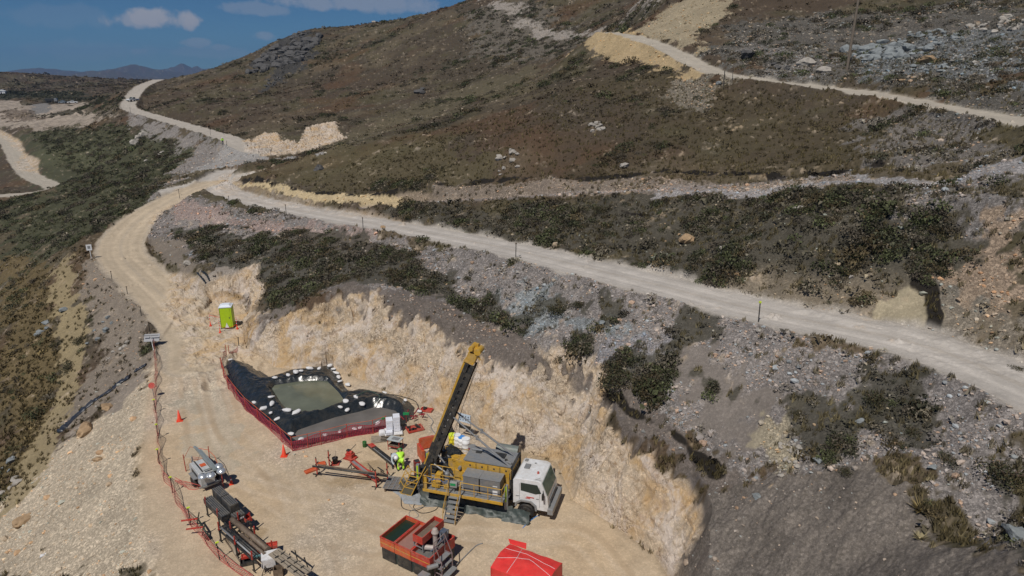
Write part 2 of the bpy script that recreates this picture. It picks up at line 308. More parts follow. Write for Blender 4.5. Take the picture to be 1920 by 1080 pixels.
Zn([(-50,190),(30,188),(90,196),(165,190),(165,205),(230,205),(235,222),(130,236),(60,244),(-50,238)], (.29,.245,.20), 3, v=.2, r=.6, g=.3, var=.5)
Zn([(60,195),(92,194),(98,205),(85,214),(60,212)], (.17,.165,.16), 2, k=.9)
Zn([(0,207),(60,216),(90,226),(40,229),(0,224)], (.13,.10,.075), 3, k=.8, v=.8)
Zn([(165,196),(240,205),(235,222),(190,222),(160,214)], (.10,.085,.06), 3, k=.8, v=1.2)
Zn([(60,215),(150,205),(165,212),(100,220)], (.08,.07,.05), 2, v=1)
Zn([(-40,155),(150,170),(230,190),(160,188),(90,185),(-40,185)], (.035,.035,.02), 8, v=2)
# scrub patches on the fill slopes
for poly, v in (([(330,432),(420,420),(470,440),(560,432),(640,440),(700,458),(760,470),(800,500),(850,530),(830,552),(760,545),(700,535),(640,530),(560,570),(500,600),(470,560),(440,520),(380,500),(350,470)], 1.75),
    ([(1015,640),(1060,622),(1110,625),(1110,690),(1060,700),(1020,680)], 2.6), ([(1095,690),(1150,665),(1230,660),(1270,700),(1250,760),(1180,750),(1110,720)], 2.6), ([(1010,570),(1060,555),(1110,565),(1100,595),(1030,590)], 2.3),
    ([(1480,770),(1540,760),(1620,830),(1540,870),(1500,860)], 1.9), ([(1610,740),(1680,730),(1690,770),(1630,775)], 2), ([(1660,870),(1760,900),(1930,1000),(1930,1060),(1880,1020),(1740,920)], 1.9), ([(1800,880),(1930,820),(1930,1000),(1840,930)], 1.7), ([(1640,790),(1740,780),(1760,850),(1680,850)], 1.5),
    ([(850,560),(930,560),(990,600),(980,650),(900,620)], 1.7), ([(1130,540),(1180,545),(1160,590),(1120,620)], 1.7), ([(1280,600),(1330,590),(1330,640),(1290,650)], 1.5), ([(1300,700),(1400,720),(1390,770),(1320,750)], 1.5)):
    Zn(poly, (.065, .06, .045), .8, v=v, r=.3, g=.5, k=.85)
# bare earth
Zn([(1640,868),(1720,905),(1910,1060),(1960,1120),(1230,1120),(1262,1060),(1340,925),(1420,915),(1480,900),(1560,890)], (.115,.10,.087), .6, v=0, r=.1, g=.15, var=.3)
Zn([(620,540),(760,545),(900,600),(1010,675),(1130,725),(1240,790),(1350,880),(1345,925),(1200,815),(1060,745),(950,680),(840,625),(700,565)], (.125,.108,.1), .5, v=.05, r=.3, g=.1)
Zn([(140,480),(220,500),(290,600),(292,700),(240,720),(150,800),(85,870),(140,760),(190,660),(150,560)], (.21,.175,.14), 1.2, v=.35, r=.5, g=.3)
Zn([(275,450),(350,450),(375,520),(440,545),(465,580),(400,575),(350,560),(305,505)], (.19,.16,.13), .8, v=.15, r=.35, g=.2)
Zn([(345,515),(440,515),(462,560),(400,575),(350,560)], (.27,.235,.2), .6, v=.05, r=.6, g=0)
Zn([(150,800),(300,690),(330,1100),(-60,1100),(-60,1010),(10,940),(90,860)], (.43,.36,.27), 1.0, v=0, r=.9, g=0)
Zn([(100,790),(200,790),(290,700),(240,720),(130,830)], (.26,.22,.18), .6, v=.05, r=.5, g=.1)
tm = linez([(118,490),(122,560),(140,640),(138,700),(110,760),(70,850),(30,940)], 1.2, .8) * .9; lay(tm, (.27,.215,.125)); setm(tm, .0, .2, .5)
def LIP_SHADE():
    # near-black lines at cut lips: overhang and outcrop shade painted in, plus crest crack
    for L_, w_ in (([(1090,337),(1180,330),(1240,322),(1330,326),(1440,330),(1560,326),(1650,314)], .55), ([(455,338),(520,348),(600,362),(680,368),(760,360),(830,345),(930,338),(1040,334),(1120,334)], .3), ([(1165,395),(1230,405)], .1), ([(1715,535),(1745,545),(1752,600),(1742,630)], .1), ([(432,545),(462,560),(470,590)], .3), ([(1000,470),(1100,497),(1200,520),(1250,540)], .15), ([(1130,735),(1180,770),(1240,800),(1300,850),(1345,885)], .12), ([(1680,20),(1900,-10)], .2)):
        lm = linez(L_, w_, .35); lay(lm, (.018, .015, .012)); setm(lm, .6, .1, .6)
# road cuts and benches
cutm = np.zeros_like(Z)
for k, (P, D, L, Sd) in R.items():
    hw = ROADS[k][1]
    cm = ss(-D, -hw - (2.5 if k == 'haul' else 5), -hw - (.8 if k == 'haul' else 2)) * ss(ZNAT - Z, .5, 1.1) * (.4 if k == 'haul' else 1)
    lay(cm, (.36, .29, .21) if k != 'bench' else (.24, .19, .14), .3); setm(cm, .08 if k != 'bench' else .7, .7, .2); cutm = np.maximum(cutm, cm * (k != 'bench'))
Zn([(441,346),(455,354),(560,374),(620,381),(755,387),(755,373),(620,362),(560,354),(470,344)], (.46,.365,.22), .5, v=0, r=.5, g=0, ns=.35)
farcut = Zn([(463,284),(462,264),(500,250),(556,272),(590,236),(632,230),(642,264),(600,280),(560,289)], (.48,.40,.31), .8, v=0, r=.3, g=0)
Zn([(1610,620),(1640,560),(1710,540),(1745,600),(1745,650),(1660,625)], (.34,.29,.2), .5, v=0, r=.3, g=0)
# the cut wall behind the pad
wn3 = up(ridge(Xs, Ys, 3.0, 4, 131))
wm = ss(np.where(padS > 0, wall, 0) + .5 * NZ3 + .3 * NZ2, .2, .75) * (padS > 0)
lay(wm, (.475, .385, .285), .14); setm(wm, 0, .55, 0)
Zn([(450,640),(470,600),(500,585),(560,575),(520,620),(470,650)], (.17,.145,.125), .4, v=0, r=.4)
wm0 = wm.copy()
m = Zn([(600,548),(700,548),(760,552),(900,600),(1010,645),(1110,685),(1160,730),(1240,785),(1350,862),(1385,925),(1346,930),(1319,892),(1261,849),(1189,800),(1092,745),(960,690),(850,632),(700,566),(640,560)], (.145, .122, .105), 1.1, v=.15, r=.65, g=.2, k=.95, ns=.6); wm = wm * (1 - m)
m = Zn([(1640,868),(1720,905),(1910,1060),(1960,1120),(1245,1120),(1266,1075),(1300,1032),(1333,979),(1345,928),(1420,905),(1480,890),(1560,885)], (.150, .130, .112), .6, v=.08, r=.36, g=.1, var=.4, ns=.5); wm = wm * (1 - m); mound = m
lay(mound * ss(fb(2.2, 4, 181), .0, .5) * .5, (.19, .165, .14)); lay(mound * ss(fb(3.1, 4, 183), .1, .5) * .6, (.10, .088, .08))
LIP_SHADE()
# pad surface
pm = ss(-padS, -.8, .6)
lay(pm, (.50, .398, .28), .05); setm(pm, 0, .22, 0)
pad2 = fb(5, 4, 161)
lay(pm * ss(pad2, .05, .5) * .6, (.52, .39, .25)); lay(pm * ss(fb(2.2, 4, 163), .15, .5) * .35, (.40, .32, .23)); lay(pm * ss(-pad2, .1, .5) * .5, (.46, .40, .33)); setm(pm * ss(-pad2, .1, .4), r=.55)
lay(linez([(385,700),(392,790),(420,860)], 1.6, 1.5) * .6, (.42,.38,.30))
for q in [((960,1045),1.0),((640,900),1.1),((700,880),1.6),((480,1000),.9),((1015,870),1.6),((440,915),.8)]:
    c = at(*q[0]); mm = ss(-np.hypot(X - c.x, (Y - c.y)) - NZ2 * 1.1, -q[1], -q[1] + .5) * .55 * pm; lay(mm, (.30, .21, .11))
# wheel tracks over the pad
for L_ in ([(370,650),(400,760),(430,850),(500,930),(600,990),(700,1020)], [(360,700),(375,800),(400,850),(450,900),(560,930),(680,950),(800,990)], [(380,660),(400,700),(430,800),(520,880),(560,960),(600,1080)], [(880,1000),(980,1010),(1080,1010),(1150,1080)]):
    P_ = np.array([at(*q)[:2] for q in L_]); Dt = up(polyd(Xs, Ys, smooth(P_))[0])
    k_ = ss(-np.abs(Dt + .12 * NZ2 - .95), -.3, -.08) * pm * ss(NZ1 + .35 * NZ2, -.25, .2)
    lay(k_ * .45, (.40, .30, .20)); setm(k_ * .7, 0, .05, 0); lay(ss(-np.abs(Dt - .5), -.3, 0) * pm * .3, (.56, .46, .35))
# road surfaces
RC = {'junction': (.45,.415,.37), 'far': (.42,.38,.33), 'high': (.40,.36,.30), 'bench': (.28,.25,.24), 'valley': (.40,.36,.30), 'haul': (.455,.42,.38), 'lower': (.47,.385,.28)}
for k, (P, D, L, Sd) in R.items():
    hw = ROADS[k][1]; m = ss(-(D + .35 * NZ2), -hw - .2, -hw + .35)
    if k == 'bench': m = m * .5
    lay(m, RC[k], .05); setm(m, 0, .1 if k != 'bench' else .7, 0)
    if k == 'valley': setm(ss(-D, -hw - 7, -hw - 4), .1, .2, .2)
    if k in ('haul', 'lower'):
        off = np.minimum(np.abs(D * 1.0 - .95), 1.0); tr = ss(-off, -.35, -.1) * m * ss(fbm(L, D, 9, 3, 171) + .45, 0, .5)
        lay(tr * .7, tuple(c * 1.14 for c in RC[k])); lay(ss(-np.abs(D - 1.9), -.35, -.1) * m * .4, tuple(c * .8 for c in RC[k])); lay(m * ss(D, hw * .72, hw * .95) * .5, (.36,.32,.27)); setm(m * ss(D, hw * .7, hw), r=.5)
        lay(m * ss(-D, -.3, -.1) * .3, (.36,.31,.25))
# ---------------------------------------------------------------- surface relief by cover
cr = np.clip(RG / 80, .5, 3)
wx, wy = X + .5 * fb(1.6, 3, 205), Y + .5 * fb(1.6, 3, 206)
blk = _h(np.floor(wx / 1.1 + .3 * wy), np.floor(wy / .55), 207) * .5 + _h(np.floor(wx / .5), np.floor(wy / .3 + .4 * wx), 208) * .3
Z += wm * (.5 * (ridge(X, Y, 2.2, 3, 201) - .2) + .3 * (blk - .4)) * ss(padS, 0, 1.2)
Z += ss(rub, .4, 1) * (1 - wm) * (.10 * fbm(X, Y, 1.2, 4, 221) + .09 * ridge(X, Y, .5, 3, 231)) * np.clip(1 - pm, 0.12, 1) * np.minimum(cr, 1.6)
Z += ss(grass, .2, .9) * (1 - pm) * (.16 * fbm(X, Y, 1.4, 4, 241) + .12 * ridge(X, Y, .45, 2, 251)) * cr * (RG < 900)
Z += mound * (.28 * fb(2.4, 4, 281) + .10 * ridge(X, Y, .7, 4, 283) + .07 * ridge(X * .7 - Y * .7, (X + Y) * .25, .5, 3, 285))
Z += cutm * (.35 * ridge(X, Y, 1.6, 4, 261)) * (1 - wm)
road_all = np.zeros_like(Z)
# ---------------------------------------------------------------- material helpers
def newmat(name):
    m = bpy.data.materials.new(name); m.use_nodes = True; nt = m.node_tree
    return m, nt, nt.nodes['Principled BSDF']
MATS = {}
def pm_(name, col, rough=.6, metal=0., var=.12, scale=6., bump=.0, dirt=None, spec=.5, dust=.0):
    """painted, fabric or metal surface: base colour with wear and dust that belong to the object"""
    if name in MATS: return MATS[name]
    m, nt, b = newmat(name); N = nt.nodes; L = nt.links
    t = N.new('ShaderNodeTexCoord'); n = N.new('ShaderNodeTexNoise'); n.inputs['Scale'].default_value = scale; n.inputs['Detail'].default_value = 6; n.inputs['Roughness'].default_value = .65
    L.new(t.outputs['Object'], n.inputs['Vector'])
    r = N.new('ShaderNodeMapRange'); L.new(n.outputs['Fac'], r.inputs[0]); r.inputs[1].default_value = .3; r.inputs[2].default_value = .7; r.inputs[3].default_value = 1 - var; r.inputs[4].default_value = 1 + var
    mu = N.new('ShaderNodeMix'); mu.data_type = 'RGBA'; mu.blend_type = 'MULTIPLY'; mu.inputs['Factor'].default_value = 1; mu.inputs['A'].default_value = (*col, 1); L.new(r.outputs[0], mu.inputs['B'])
    o = mu.outputs['Result']
    if dust or dirt:
        n2 = N.new('ShaderNodeTexNoise'); n2.inputs['Scale'].default_value = scale * .45; n2.inputs['Detail'].default_value = 8; n2.inputs['Roughness'].default_value = .7; L.new(t.outputs['Object'], n2.inputs['Vector'])
        r2 = N.new('ShaderNodeMapRange'); L.new(n2.outputs['Fac'], r2.inputs[0]); r2.inputs[1].default_value = .45; r2.inputs[2].default_value = .72; r2.inputs[4].default_value = dust or .5
        x = N.new('ShaderNodeMix'); x.data_type = 'RGBA'; L.new(r2.outputs[0], x.inputs['Factor']); L.new(o, x.inputs['A']); x.inputs['B'].default_value = (*(dirt or (.36, .30, .22)), 1); o = x.outputs['Result']
    L.new(o, b.inputs['Base Color']); b.inputs['Roughness'].default_value = rough; b.inputs['Metallic'].default_value = metal; b.inputs['Specular IOR Level'].default_value = spec
    if bump:
        bp = N.new('ShaderNodeBump'); bp.inputs['Strength'].default_value = bump; bp.inputs['Distance'].default_value = .02; L.new(n.outputs['Fac'], bp.inputs['Height']); L.new(bp.outputs[0], b.inputs['Normal'])
    MATS[name] = m; return m
def attrmat(name, rough=.9, bump=.5, kind='ground'):
    m, nt, b = newmat(name); N = nt.nodes; L = nt.links
    a = N.new('ShaderNodeAttribute'); a.attribute_name = 'Col'
    b.inputs['Roughness'].default_value = rough; b.inputs['Specular IOR Level'].default_value = .2
    if kind == 'plain':
        L.new(a.outputs['Color'], b.inputs['Base Color']); return m
    ma = N.new('ShaderNodeAttribute'); ma.attribute_name = 'Msk'; sp = N.new('ShaderNodeSeparateColor'); L.new(ma.outputs['Color'], sp.inputs[0])
    t = N.new('ShaderNodeTexCoord')
    def noise(sc, det, ro=.65):
        n = N.new('ShaderNodeTexNoise'); n.inputs['Scale'].default_value = sc; n.inputs['Detail'].default_value = det; n.inputs['Roughness'].default_value = ro; L.new(t.outputs['Object'], n.inputs['Vector']); return n
    def M(op, x, y=None, z=None):
        n = N.new('ShaderNodeMath'); n.operation = op
        for i, v in enumerate((x, y, z)):
            if v is None: continue
            if isinstance(v, (int, float)): n.inputs[i].default_value = v
            else: L.new(v, n.inputs[i])
        return n.outputs[0]
    n1, n2, n3 = noise(.9, 6), noise(7, 5), noise(.25, 5)
    f = M('ADD', M('MULTIPLY', n1.outputs['Fac'], .6), M('MULTIPLY', n3.outputs['Fac'], .4))
    f = M('ADD', f, .5)                                    # about 1
    g = M('MULTIPLY_ADD', M('SUBTRACT', n2.outputs['Fac'], .5), M('MULTIPLY_ADD', sp.outputs['Blue'], 1.9, .3), 1.0)
    f = M('MULTIPLY', f, g)
    v = N.new('ShaderNodeTexVoronoi'); v.inputs['Scale'].default_value = 8; L.new(t.outputs['Object'], v.inputs['Vector'])
    v2 = N.new('ShaderNodeTexVoronoi'); v2.inputs['Scale'].default_value = 24; L.new(t.outputs['Object'], v2.inputs['Vector'])
    s1 = N.new('ShaderNodeSeparateColor'); L.new(v.outputs['Color'], s1.inputs[0]); s2 = N.new('ShaderNodeSeparateColor'); L.new(v2.outputs['Color'], s2.inputs[0])
    st = M('MULTIPLY', M('SUBTRACT', M('ADD', M('POWER', s1.outputs[0], 3), M('POWER', s2.outputs[1], 3)), .5), sp.outputs['Red'])
    f = M('MULTIPLY', f, M('MAXIMUM', M('MULTIPLY_ADD', st, .75, 1.0), .35))
    mu = N.new('ShaderNodeMix'); mu.data_type = 'RGBA'; mu.blend_type = 'MULTIPLY'; mu.inputs['Factor'].default_value = 1; L.new(a.outputs['Color'], mu.inputs['A']); L.new(f, mu.inputs['B'])
    def band(n, lo, hi, amt):
        r = N.new('ShaderNodeMapRange'); L.new(n.outputs['Fac'], r.inputs[0]); r.inputs[1].default_value = lo; r.inputs[2].default_value = hi; r.inputs[4].default_value = amt; return M('MULTIPLY', r.outputs[0], sp.outputs['Green'])
    cur = mu.outputs['Result']
    for sc, lo, hi, amt, c in ((.22, .48, .62, .8, (.49, .33, .165)), (.45, .48, .62, .8, (.57, .50, .44)), (.9, .56, .66, .5, (.40, .30, .24)), (1.3, .57, .68, .75, (.27, .17, .09))):
        n = noise(sc, 7, .7); n.inputs['Distortion'].default_value = .8; x = N.new('ShaderNodeMix'); x.data_type = 'RGBA'; L.new(band(n, lo, hi, amt), x.inputs['Factor']); L.new(cur, x.inputs['A']); x.inputs['B'].default_value = (*c, 1); cur = x.outputs['Result']
    n = noise(1.6, 4, .55); n.inputs['Distortion'].default_value = 2.2; crk = M('SUBTRACT', .024, M('ABSOLUTE', M('SUBTRACT', n.outputs['Fac'], .52), 0)); nm = noise(.35, 4); r = N.new('ShaderNodeMapRange'); L.new(nm.outputs['Fac'], r.inputs[0]); r.inputs[1].default_value = .46; r.inputs[2].default_value = .6
    cr_ = M('MULTIPLY', M('MULTIPLY', M('MINIMUM', M('MAXIMUM', M('MULTIPLY', crk, 120), 0), 1), r.outputs[0]), M('MULTIPLY', sp.outputs['Green'], .9))
    x = N.new('ShaderNodeMix'); x.data_type = 'RGBA'; L.new(cr_, x.inputs['Factor']); L.new(cur, x.inputs['A']); x.inputs['B'].default_value = (.12, .085, .055, 1); cur = x.outputs['Result']
    L.new(cur, b.inputs['Base Color'])
    bh = M('ADD', M('MULTIPLY', n2.outputs['Fac'], .5), M('MULTIPLY', s2.outputs[0], M('MULTIPLY', sp.outputs['Red'], .5)))
    bh = M('ADD', bh, M('MULTIPLY', n1.outputs['Fac'], 1.0))
    bp = N.new('ShaderNodeBump'); bp.inputs['Strength'].default_value = bump; bp.inputs['Distance'].default_value = .12; L.new(bh, bp.inputs['Height']); L.new(bp.outputs[0], b.inputs['Normal'])
    return m
def npmesh(name, co, quads, mat, smooth_=True, cols=None, msk=None):
    me = bpy.data.meshes.new(name); nv = len(co); k = quads.shape[1]; nf = len(quads)
    me.vertices.add(nv); me.vertices.foreach_set('co', np.ascontiguousarray(co, np.float32).ravel())
    me.loops.add(nf * k); me.loops.foreach_set('vertex_index', np.ascontiguousarray(quads, np.int32).ravel())
    me.polygons.add(nf); me.polygons.foreach_set('loop_start', np.arange(0, nf * k, k, dtype=np.int32)); me.polygons.foreach_set('loop_total', np.full(nf, k, np.int32))
    me.polygons.foreach_set('use_smooth', np.full(nf, smooth_)); me.update(calc_edges=True)
    for nm, c in (('Col', cols), ('Msk', msk)):
        if c is None: continue
        a = me.color_attributes.new(nm, 'FLOAT_COLOR', 'POINT'); q = np.ones((nv, 4), np.float32); q[:, :3] = c; a.data.foreach_set('color', q.ravel())
    me.materials.append(mat); o = bpy.data.objects.new(name, me); S.collection.objects.link(o); return o
def setting(o, kind='structure', label=None, cat=None):
    o['kind'] = kind
    if label: o['label'] = label
    if cat: o['category'] = cat
    return o
MGROUND = attrmat('ground_soil_rock')
# ---------------------------------------------------------------- terrain mesh
PONDO = [at(*p, 0)[:2] if False else pz(*p, .15)[:2] for p in [(417,687),(422,676),(433,670),(456,676),(480,688),(496,699),(506,706),(520,701),(545,693),(572,690),(600,688),(618,684),(631,686),(636,698),(640,710),(646,724),(655,733),(667,729),(680,727),(700,731),(722,734),(745,741),(767,751),(777,762),(775,776),(753,800),(700,808),(650,817),(600,826),(549,839),(524,812),(490,790),(462,766),(440,735),(428,715)]]
POND1 = [pz(*p, .35)[:2] for p in [(511,728),(516,722),(560,715),(593,713),(613,715),(632,733),(643,748),(634,758),(602,771),(567,773),(544,771),(528,754)]]
POND2 = [pz(*p, .12)[:2] for p in [(560,806),(600,792),(629,782),(673,772),(700,764),(716,764),(740,770),(752,781),(733,796),(700,800),(650,808),(600,819),(560,826),(549,820)]]
dO, _, iO = polyd(X, Y, PONDO, True); Z = np.where(iO & (dO > .25), np.minimum(Z, -.35 * ss(dO, .25, .8)), Z)
co = np.stack([X, Y, Z], -1)
# broken rock relief of the cut faces, pushed out along the face normal
def vn3(x, y, z, s):
    iz = np.floor(z); f = (z - iz).astype(np.float32); f = f * f * (3 - 2 * f)
    a = np.stack([vn(x + 17.3 * k, y + 9.1 * k, s) for k in ()]) if False else None
    r = np.zeros_like(f)
    for d in (0, 1):
        k = iz + d; q = vn(x + k * 31.7, y + k * 17.9, s); r += q * (f if d else 1 - f)
    return r
W_ = np.maximum(wm, np.maximum(cutm * .8 * (RG > 60), farcut)); e0 = np.gradient(co, axis=0); e1 = np.gradient(co, axis=1); nrm = np.cross(e1, e0); nrm /= np.linalg.norm(nrm, axis=-1, keepdims=True) + 1e-9; nrm *= np.sign(nrm[..., 2:3] + 1e-9)
mk = W_ > .02; px_, py_, pz_ = (co[mk][:, i].astype(np.float64) for i in range(3)); far_ = np.clip(RG[mk] / 60, .8, 3)
wq = vn3(px_ / 1.5, py_ / 1.5, pz_ / 1.5, 270) - .5; a_, b_, c_ = px_ + .8 * wq, py_ - .7 * wq, pz_ * .8 + .5 * wq
def cells(s, k):
    i, j, l = np.floor(a_ / s + .35 * c_ / s), np.floor(b_ / s), np.floor(c_ / s - .3 * a_ / s); return _h(i * 7 + l * 131, j * 3 + l * 57, k)
dsp = .42 * (1 - np.abs(2 * vn3(px_ / 2.6, py_ / 2.6, pz_ / 3.4, 271) - 1)) + .26 * (1 - np.abs(2 * vn3(px_ / .9, py_ / .9, pz_ / 1.1, 272) - 1)) + .20 * cells(.7, 273) + .15 * cells(.33, 274) + .12 * vn3(px_ / .3, py_ / .3, pz_ / .3, 275) - .72 + .42 * (1 - np.abs(2 * vn((.62 * px_ - .78 * py_) / 1.5 + .5 * wq, pz_ / 7, 276) - 1)) * ss(py_, 20, 30)
edge_ = W_[mk] * np.clip((pz_ - .05) / .8, 0, 1) if True else 1
co[mk] += nrm[mk] * (dsp * edge_ * .72 * np.minimum(far_, 2.2))[:, None]
co = co.reshape(-1, 3)
idx = np.arange(NR * NA).reshape(NR, NA); qd = np.stack([idx[:-1, :-1], idx[:-1, 1:], idx[1:, 1:], idx[1:, :-1]], -1).reshape(-1, 4)[:, ::-1]
ter = npmesh('ground', co, qd, MGROUND, True, C.reshape(-1, 3), np.stack([np.maximum(rub, mound * .55), np.clip(W_, 0, 1), np.maximum(grass, mound * .6)], -1).reshape(-1, 3))
ter.data.polygons.foreach_set('use_smooth', (W_.ravel()[qd].max(1) < .4)); setting(ter)
# ---------------------------------------------------------------- ground cover that nobody could count
dA = np.gradient(azg)[None]; dL = np.gradient(lgr)[:, None]
AREA = (RG ** 2 * dA * dL).astype(np.float32)
INV = (np.abs(AG) < .84) & (RG > 18) & (RG < 1100)
def scatter(w, n):
    w = np.where(INV, w, 0).ravel().astype(np.float64); c = np.cumsum(w); i = np.searchsorted(c, rng.random(n) * c[-1])
    ir, ia = np.unravel_index(i, Z.shape)
    a = azg[ia] + (rng.random(n) - .5) * dA[0, ia]; l = lgr[ir] + (rng.random(n) - .5) * dL[ir, 0]
    x, y = np.exp(l) * np.sin(a), np.exp(l) * np.cos(a)
    return x, y, Z[ir, ia] + 0 * x, ir, ia
def tuft(n, r, h, leaf, seed, up_=.0):
    g = np.random.default_rng(seed); V = np.zeros((n, 3, 3))
    for k in range(n):
        while True:
            p = g.uniform(-1, 1, 3)
            if p[2] > -.15 and np.linalg.norm(p) < 1 and np.linalg.norm(p) > .35: break
        c = p * (r, r, h); nrm = g.normal(size=3); nrm /= np.linalg.norm(nrm); t = np.cross(nrm, (0, 0, 1) if abs(nrm[2]) < .9 else (1, 0, 0)); t /= np.linalg.norm(t); b = np.cross(nrm, t)
        if up_: b = np.array([g.normal() * .3, g.normal() * .3, 1]); t = t * .35
        s = leaf * g.uniform(.6, 1.4); V[k] = c + s * np.array([t * -.6 - b * .5, t * .6 - b * .5, b * .8])
    sh = .8 + .5 * g.random(n) 
    return V, sh
def build(name, temps, x, y, z, sc, col, mat, flat=1.0, jit=.25):
    nT = len(temps); which = rng.integers(0, nT, len(x)); th = rng.random(len(x)) * 6.283; cs, sn = np.cos(th), np.sin(th); co, cl = [], []
    for k in range(nT):
        m = which == k; V, sh = temps[k]; n = m.sum(); f = len(V)
        if n == 0: continue
        P = V.reshape(1, -1, 3) * sc[m][:, None, None]
        px = P[..., 0] * cs[m][:, None] - P[..., 1] * sn[m][:, None] + x[m][:, None]; py = P[..., 0] * sn[m][:, None] + P[..., 1] * cs[m][:, None] + y[m][:, None]
        co.append(np.stack([px, py, P[..., 2] * flat + z[m][:, None]], -1).reshape(-1, 3))
        c = col[m][:, None, :] * np.repeat(sh, 3)[None, :, None] * (1 + jit * rng.normal(size=(n, f, 1)).repeat(3, 1)); cl.append(c.reshape(-1, 3))
    co = np.concatenate(co); cl = np.clip(np.concatenate(cl), .005, .8); n = len(co)
    return npmesh(name, co, np.arange(n).reshape(-1, 3), mat, False, cl)
MLEAF = attrmat('leaves', .75, kind='plain'); MSTONE = attrmat('stones', .85, kind='plain')
# dark bushes
TB = [tuft(150, .62, .42, .085, 300 + i) for i in range(6)]
patch = fb(3.0, 3, 301); clump = ss(patch + .5 * fb(1.1, 3, 303), -.02, .32) + .04
offroad = (grass > .12) | (veg > .4)
lod = np.minimum(1, 55 / RG) ** 1.1
x, y, z, ir, ia = scatter(AREA * np.maximum(veg - .75, 0) ** 1.2 * clump * lod * (RG < 420), 13500)
sc = np.exp(rng.normal(-.35, .38, len(x))) * (1 + .6 * ss(RG[ir, ia], 60, 200))
pal = np.array([(.058, .062, .030), (.044, .045, .027), (.085, .066, .036), (.11, .095, .07), (.068, .057, .042), (.066, .074, .034)])
col = pal[rng.integers(0, 6, len(x))] * rng.uniform(.65, 1.6, (len(x), 1))
setting(build('scrub', TB, x, y, z - .08, sc, col, MLEAF), 'stuff', 'dark bushy scrub covering the slopes above and below the haul road', None)
# low heath and tufts over the brown hills
TH = [tuft(24, .34, .22, .10, 320 + i) for i in range(6)]
x, y, z, ir, ia = scatter(AREA * np.clip(veg - .2, 0, 1) * (.2 + ss(fb(6, 4, 331), -.25, .25)) * np.minimum(1, 50 / RG) ** 1.25 * (RG < 1050), 60000)
sc = np.exp(rng.normal(-.32, .42, len(x))) * (1 + 1.4 * ss(RG[ir, ia], 50, 400) + 3 * ss(RG[ir, ia], 450, 1000))
base = C[ir, ia]; col = base * rng.uniform(.55, 1.5, (len(x), 1)) * np.array([1.0, 1, .9])
setting(build('heath', TH, x, y, z - .03, sc, col, MLEAF), 'stuff', 'low brown heath and grass tufts over the hillsides', None)
TG = [tuft(16, .16, .2, .2, 340 + i, 1) for i in range(5)]
x, y, z, ir, ia = scatter(AREA * np.clip(grass - .15, 0, 1) * np.minimum(1, 30 / RG) ** 2 * (RG < 110), 15000)
col = np.array([(.16, .13, .06)]) * rng.uniform(.4, 1.2, (len(x), 1)) * .6 + .4 * C[ir, ia]
setting(build('dry_grass', TG, x, y, z, rng.uniform(.5, 1.2, len(x)), col, MLEAF), 'stuff', 'dry straw coloured grass tufts between the stones', None)
# stones
def stone(seed):
    g = np.random.default_rng(seed); bm = bmesh.new(); bmesh.ops.create_icosphere(bm, subdivisions=1, radius=1)
    n = [g.normal(size=3) for _ in range(5)]; n = [v / np.linalg.norm(v) for v in n]; h = g.uniform(.45, .8, 5); V = []
    for v in bm.verts:
        p = np.array(v.co) * g.uniform(.85, 1.15)
        for a, b in zip(n, h):
            d = p @ a
            if d > b: p = p - a * (d - b)
        v.co = p * (1, .8, .62)
    bmesh.ops.triangulate(bm, faces=bm.faces); V = np.array([[tuple(v.co) for v in f.verts] for f in bm.faces]); bm.free()
    return V, np.ones(len(V))
TS = [stone(400 + i) for i in range(7)]
x, y, z, ir, ia = scatter(AREA * np.clip(rub - .3, 0, 1) * np.minimum(1, 40 / RG) ** 1.6 * (1 - .65 * ss(-X, 12, 22) * ss(62 - Y, 0, 8)) * (RG < 200) * (.35 + ss(patch, -.3, .3)) * (1 - .75 * wm) * (1 - .93 * pm), 30000)
sc = np.exp(rng.normal(-3.05, .62, len(x))) * (1 + .8 * ss(RG[ir, ia], 40, 150)); sc = np.minimum(sc, .36)
tint = np.array([(1, .95, .9), (1.1, 1, .9), (.85, 1.0, 1.1), (1.15, .9, .7), (1, 1, 1)])[rng.integers(0, 5, len(x))]
col = (.35 * C[ir, ia] / np.maximum(C[ir, ia].mean(-1, keepdims=True), .05) * .9 + .65 * C[ir, ia] * 1.2) * tint * rng.uniform(.5, 1.0, (len(x), 1))
setting(build('rubble', TS, x, y, z + sc * .15, sc, col, MSTONE, 1, .06), 'stuff', 'loose broken stones scattered over the fill slopes', None)
